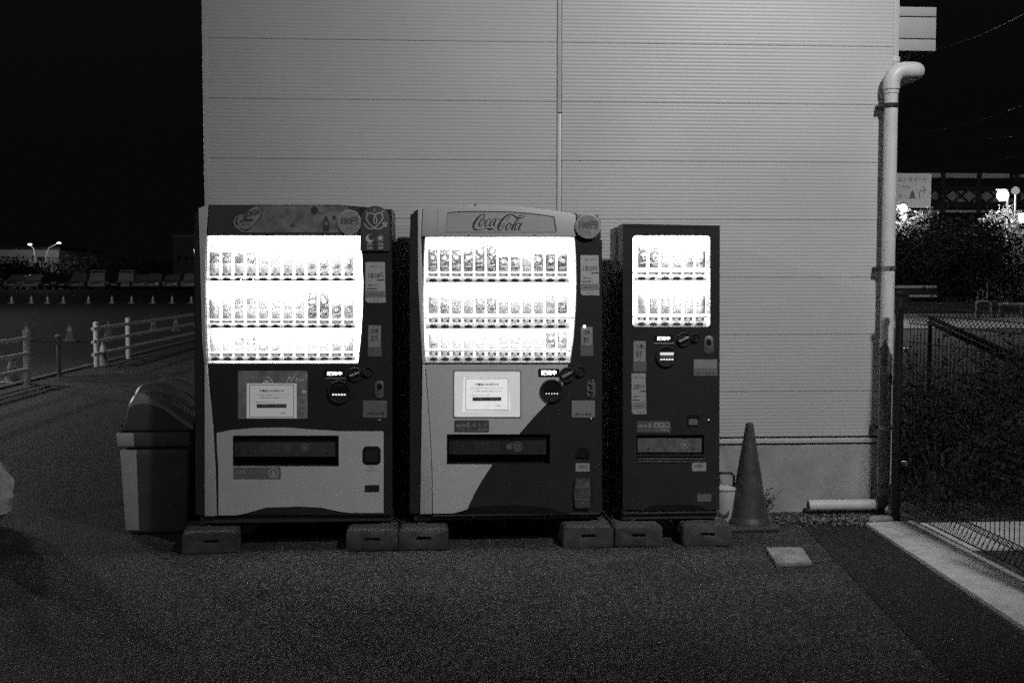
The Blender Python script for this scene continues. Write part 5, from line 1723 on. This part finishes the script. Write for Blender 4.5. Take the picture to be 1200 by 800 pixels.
# parked cars far across the lot
def make_car(loc, kind, m, label):
    x, y, z = loc
    t = thing('parked_car', loc, label, 'car', 'cars parked across the lot')
    L, H = (3.6, 1.55) if kind == 'hatch' else (3.5, 1.85) if kind == 'van' else (4.5, 1.45)
    # cars stand with their noses towards us: width along x, length along y
    Wd = .82
    def sec(yy, half, zb, zt):
        return [(x - half, y + yy, z + zb), (x + half, y + yy, z + zb), (x + half, y + yy, z + zt), (x - half, y + yy, z + zt)]
    hood_y = .9 if kind != 'van' else .35
    secs = [(0, .72, .30, .62), (.12, .80, .22, .72), (hood_y, .84, .2, .88), (L - .6, .84, .2, .92), (L - .05, .8, .25, .85), (L, .74, .32, .7)]
    vs, fs = [], []
    for s_ in secs:
        vs += sec(*s_)
    for i in range(len(secs) - 1):
        for k in range(4):
            a, c = i * 4 + k, i * 4 + (k + 1) % 4
            fs.append((a, c, c + 4, a + 4))
    fs += [(0, 1, 2, 3), tuple(range((len(secs) - 1) * 4, len(secs) * 4))]
    B().add(vs, fs).build('body', m, t, bevel=.05)
    roof = [(hood_y + .05, .76, .86, .88), (hood_y + .75 if kind != 'van' else hood_y + .45, .64, .86, H), (L - .9, .64, .86, H), (L - .25, .74, .86, .92)]
    vs, fs = [], []
    for s_ in roof:
        vs += sec(*s_)
    for i in range(3):
        for k in range(4):
            a, c = i * 4 + k, i * 4 + (k + 1) % 4
            fs.append((a, c, c + 4, a + 4))
    fs += [(0, 1, 2, 3), (12, 13, 14, 15)]
    B().add(vs, fs).build('cabin', m, t, bevel=.04)
    r0, r1 = roof[0], roof[1]
    B().add([(x - .66, y + r0[0] + .06, z + .93), (x + .66, y + r0[0] + .06, z + .93), (x + .56, y + r1[0] - .05, z + H - .1), (x - .56, y + r1[0] - .05, z + H - .1)], [(0, 1, 2, 3)]).build('windscreen', mat('car_glass', .02, .08, coat=.5), t)
    for sx in (-1, 1):
        B().box(x + sx * .6 - .13, x + sx * .6 + .13, y - .01, y + .08, z + .56, z + .70).build('headlight', mat('headlight_glass', .6, .15), t)
        for yy in (.75, L - .8):
            B().tube([(x + sx * .70, y + yy, z + .3), (x + sx * .86, y + yy, z + .3)], .3, 16).build('wheel', M_BLACK, t)
    B().box(x - .24, x + .24, y - .03, y + .02, z + .38, z + .52).build('number_plate', M_WHITE, t)
    B().box(x - .5, x + .5, y - .015, y + .02, z + .56, z + .66).build('grille', M_BLACK, t)
    return t


YCAR = 112
hz_ = lot_h(YCAR)
car_m = {'w': mat('car_white', .55, .3, coat=.5), 's': mat('car_silver', .3, .3, coat=.5), 'd': mat('car_dark', .05, .3, coat=.5)}
cars = [(14, 'sedan', 's', 'silver car at the far left of the distant parked row'), (34, 'sedan', 'w', 'white car parked before the striped white building'), (54, 'hatch', 'd', 'dark car with small glinting lights right of the white car'),
        (72, 'sedan', 'd', 'dark low car between the glinting car and the silver one'), (88, 'hatch', 's', 'dim silver car in the middle of the distant row'), (112, 'van', 'w', 'tall pale van in the distant row'), (133, 'sedan', 'd', 'dark car right of the tall pale van'),
        (146, 'van', 'w', 'second pale van in the distant row'), (160, 'sedan', 's', 'silver sedan right of the second van'), (177, 'hatch', 's', 'small silver car third from the left machine'), (199, 'sedan', 's', 'silver car second from the left machine'), (221, 'hatch', 'w', 'pale car next to the left machine\'s edge')]
for xp, kd, cm, lb_ in cars:
    c = W(xp, 330, YCAR)
    make_car((c.x, YCAR, hz_), kd, car_m[cm], lb_)

# far white building and lamps
YF = 135
hb = lot_h(YF)
fb2 = thing('warehouse', (W(35, 327, YF).x, YF, hb), 'long white building far left behind the parked cars, with dark panel lines', 'building')
a, c = W(-60, 292.5, YF), W(70, 340, YF)
B().box(a.x, c.x, YF, YF + 15, hb, a.z).build('wall', mat('far_wall', .45, .7, vary=.15, vscale=.6), fb2)
for xp in (48.5, 57.5, 11.5):
    q = W(xp, 300, YF)
    B().box(q.x - .06, q.x + .06, YF - .06, YF - .005, hb, W(xp, 302, YF).z).build('drain_line', M_DARK, fb2)
q0, q1 = W(0, 301.5, YF), W(69, 302.6, YF)
B().box(q0.x, q1.x, YF - .05, YF - .008, q1.z, q0.z).build('band', M_MID, fb2)
q0, q1 = W(46, 301, YF), W(53, 305, YF)
B().box(q0.x, q1.x, YF - .5, YF - .01, q1.z, q0.z).build('wall_box', M_BLACK, fb2)
B().box(a.x, c.x + .2, YF - .2, YF + 15.2, a.z, a.z + .3).build('roof_edge', M_DARK, fb2)
q0, q1 = W(12.5, 311, YF - 3), W(30, 330, YF - 3)
t = thing('storage_tank', ((q0.x + q1.x) / 2, YF - 3, hb), 'pale rounded tank before the far white building', 'tank')
B().lathe(((q0.x + q1.x) / 2, YF - 3, hb), [(.85, 0), (.85, q0.z - hb - .4), (.6, q0.z - hb - .1), (.1, q0.z - hb)], 18).build('tank_body', mat('tank', .35, .6), t, smooth=True)

sh = thing('shed_building', (W(215, 327, 100).x, 100, hz_), 'dim grey building behind the cars next to the left machine', 'building')
q0, q1 = W(203, 278, 120), W(262, 335, 120)
B().box(q0.x, q1.x, 120, 130, hb, q0.z).build('wall', mat('dim_wall', .10, .8), sh)
B().box(q0.x - .1, q1.x, 119.8, 130, q0.z, q0.z + .25).build('roof_edge', M_DARK, sh)
for xp in (208, 216, 224):
    q0, q1 = W(xp, 300, 120), W(xp + 4, 305, 120)
    B().box(q0.x, q1.x, 119.95, 119.99, q1.z, q0.z).build('window', MATS['car_glass'] if 'car_glass' in MATS else M_BLACK, sh)

for (xp, yp, arm, lb_) in ((35, 286.6, 2.0, 'tall lit lot lamp with arm to the left, before the white building'), (69, 285, -4.2, 'tall lit lot lamp with arm to the right, at the white building edge')):
    Yl = 128
    c = W(xp, yp, Yl)
    px_ = c.x + (arm if arm > 0 else arm * .33 * 1)
    px_ = W(41.5, 300, Yl).x if arm > 0 else W(53.5, 300, Yl).x
    t = thing('lot_lamp', (px_, Yl, hb), lb_, 'street lamp', 'lamps in the parking lot')
    B().tube([(px_, Yl, hb), (px_, Yl, c.z - 1.6), (px_ + (c.x - px_) * .25, Yl, c.z - .5), (c.x, Yl, c.z + .05)], .08, 8, radii=[.09, .07, .05, .04]).build('pole', mat('lot_pole', .12, .6), t, smooth=True)
    B().lathe((c.x, Yl, c.z), [(.05, .1), (.14, .06), (.16, 0), (.08, -.07)], 12, sx=1.4).build('lamp_head', E_LAMP, t, smooth=True)
    lamp('lot_light', (c.x, Yl - 1.2, c.z - .4), 200, .2)

# dark trees beside the far building
for i, (xp, Y, h, w, lb_) in enumerate(((37, 124, 2.6, 5, 'low dark tree in front of the far white building'), (8, 124, 3.2, 4.5, 'dark tree at the left edge before the white building'), (95, 130, 3.0, 9, 'dark tree mass right of the far white building'), (165, 128, 3.4, 9, 'dark tree mass behind the cars nearer the machine'))):
    tree(xat(xp, Y), Y, h, w, h * .85, 1600, .2, lb_, 50 + i, m=M_DLEAF, trunk_r=.15, z0=hb)
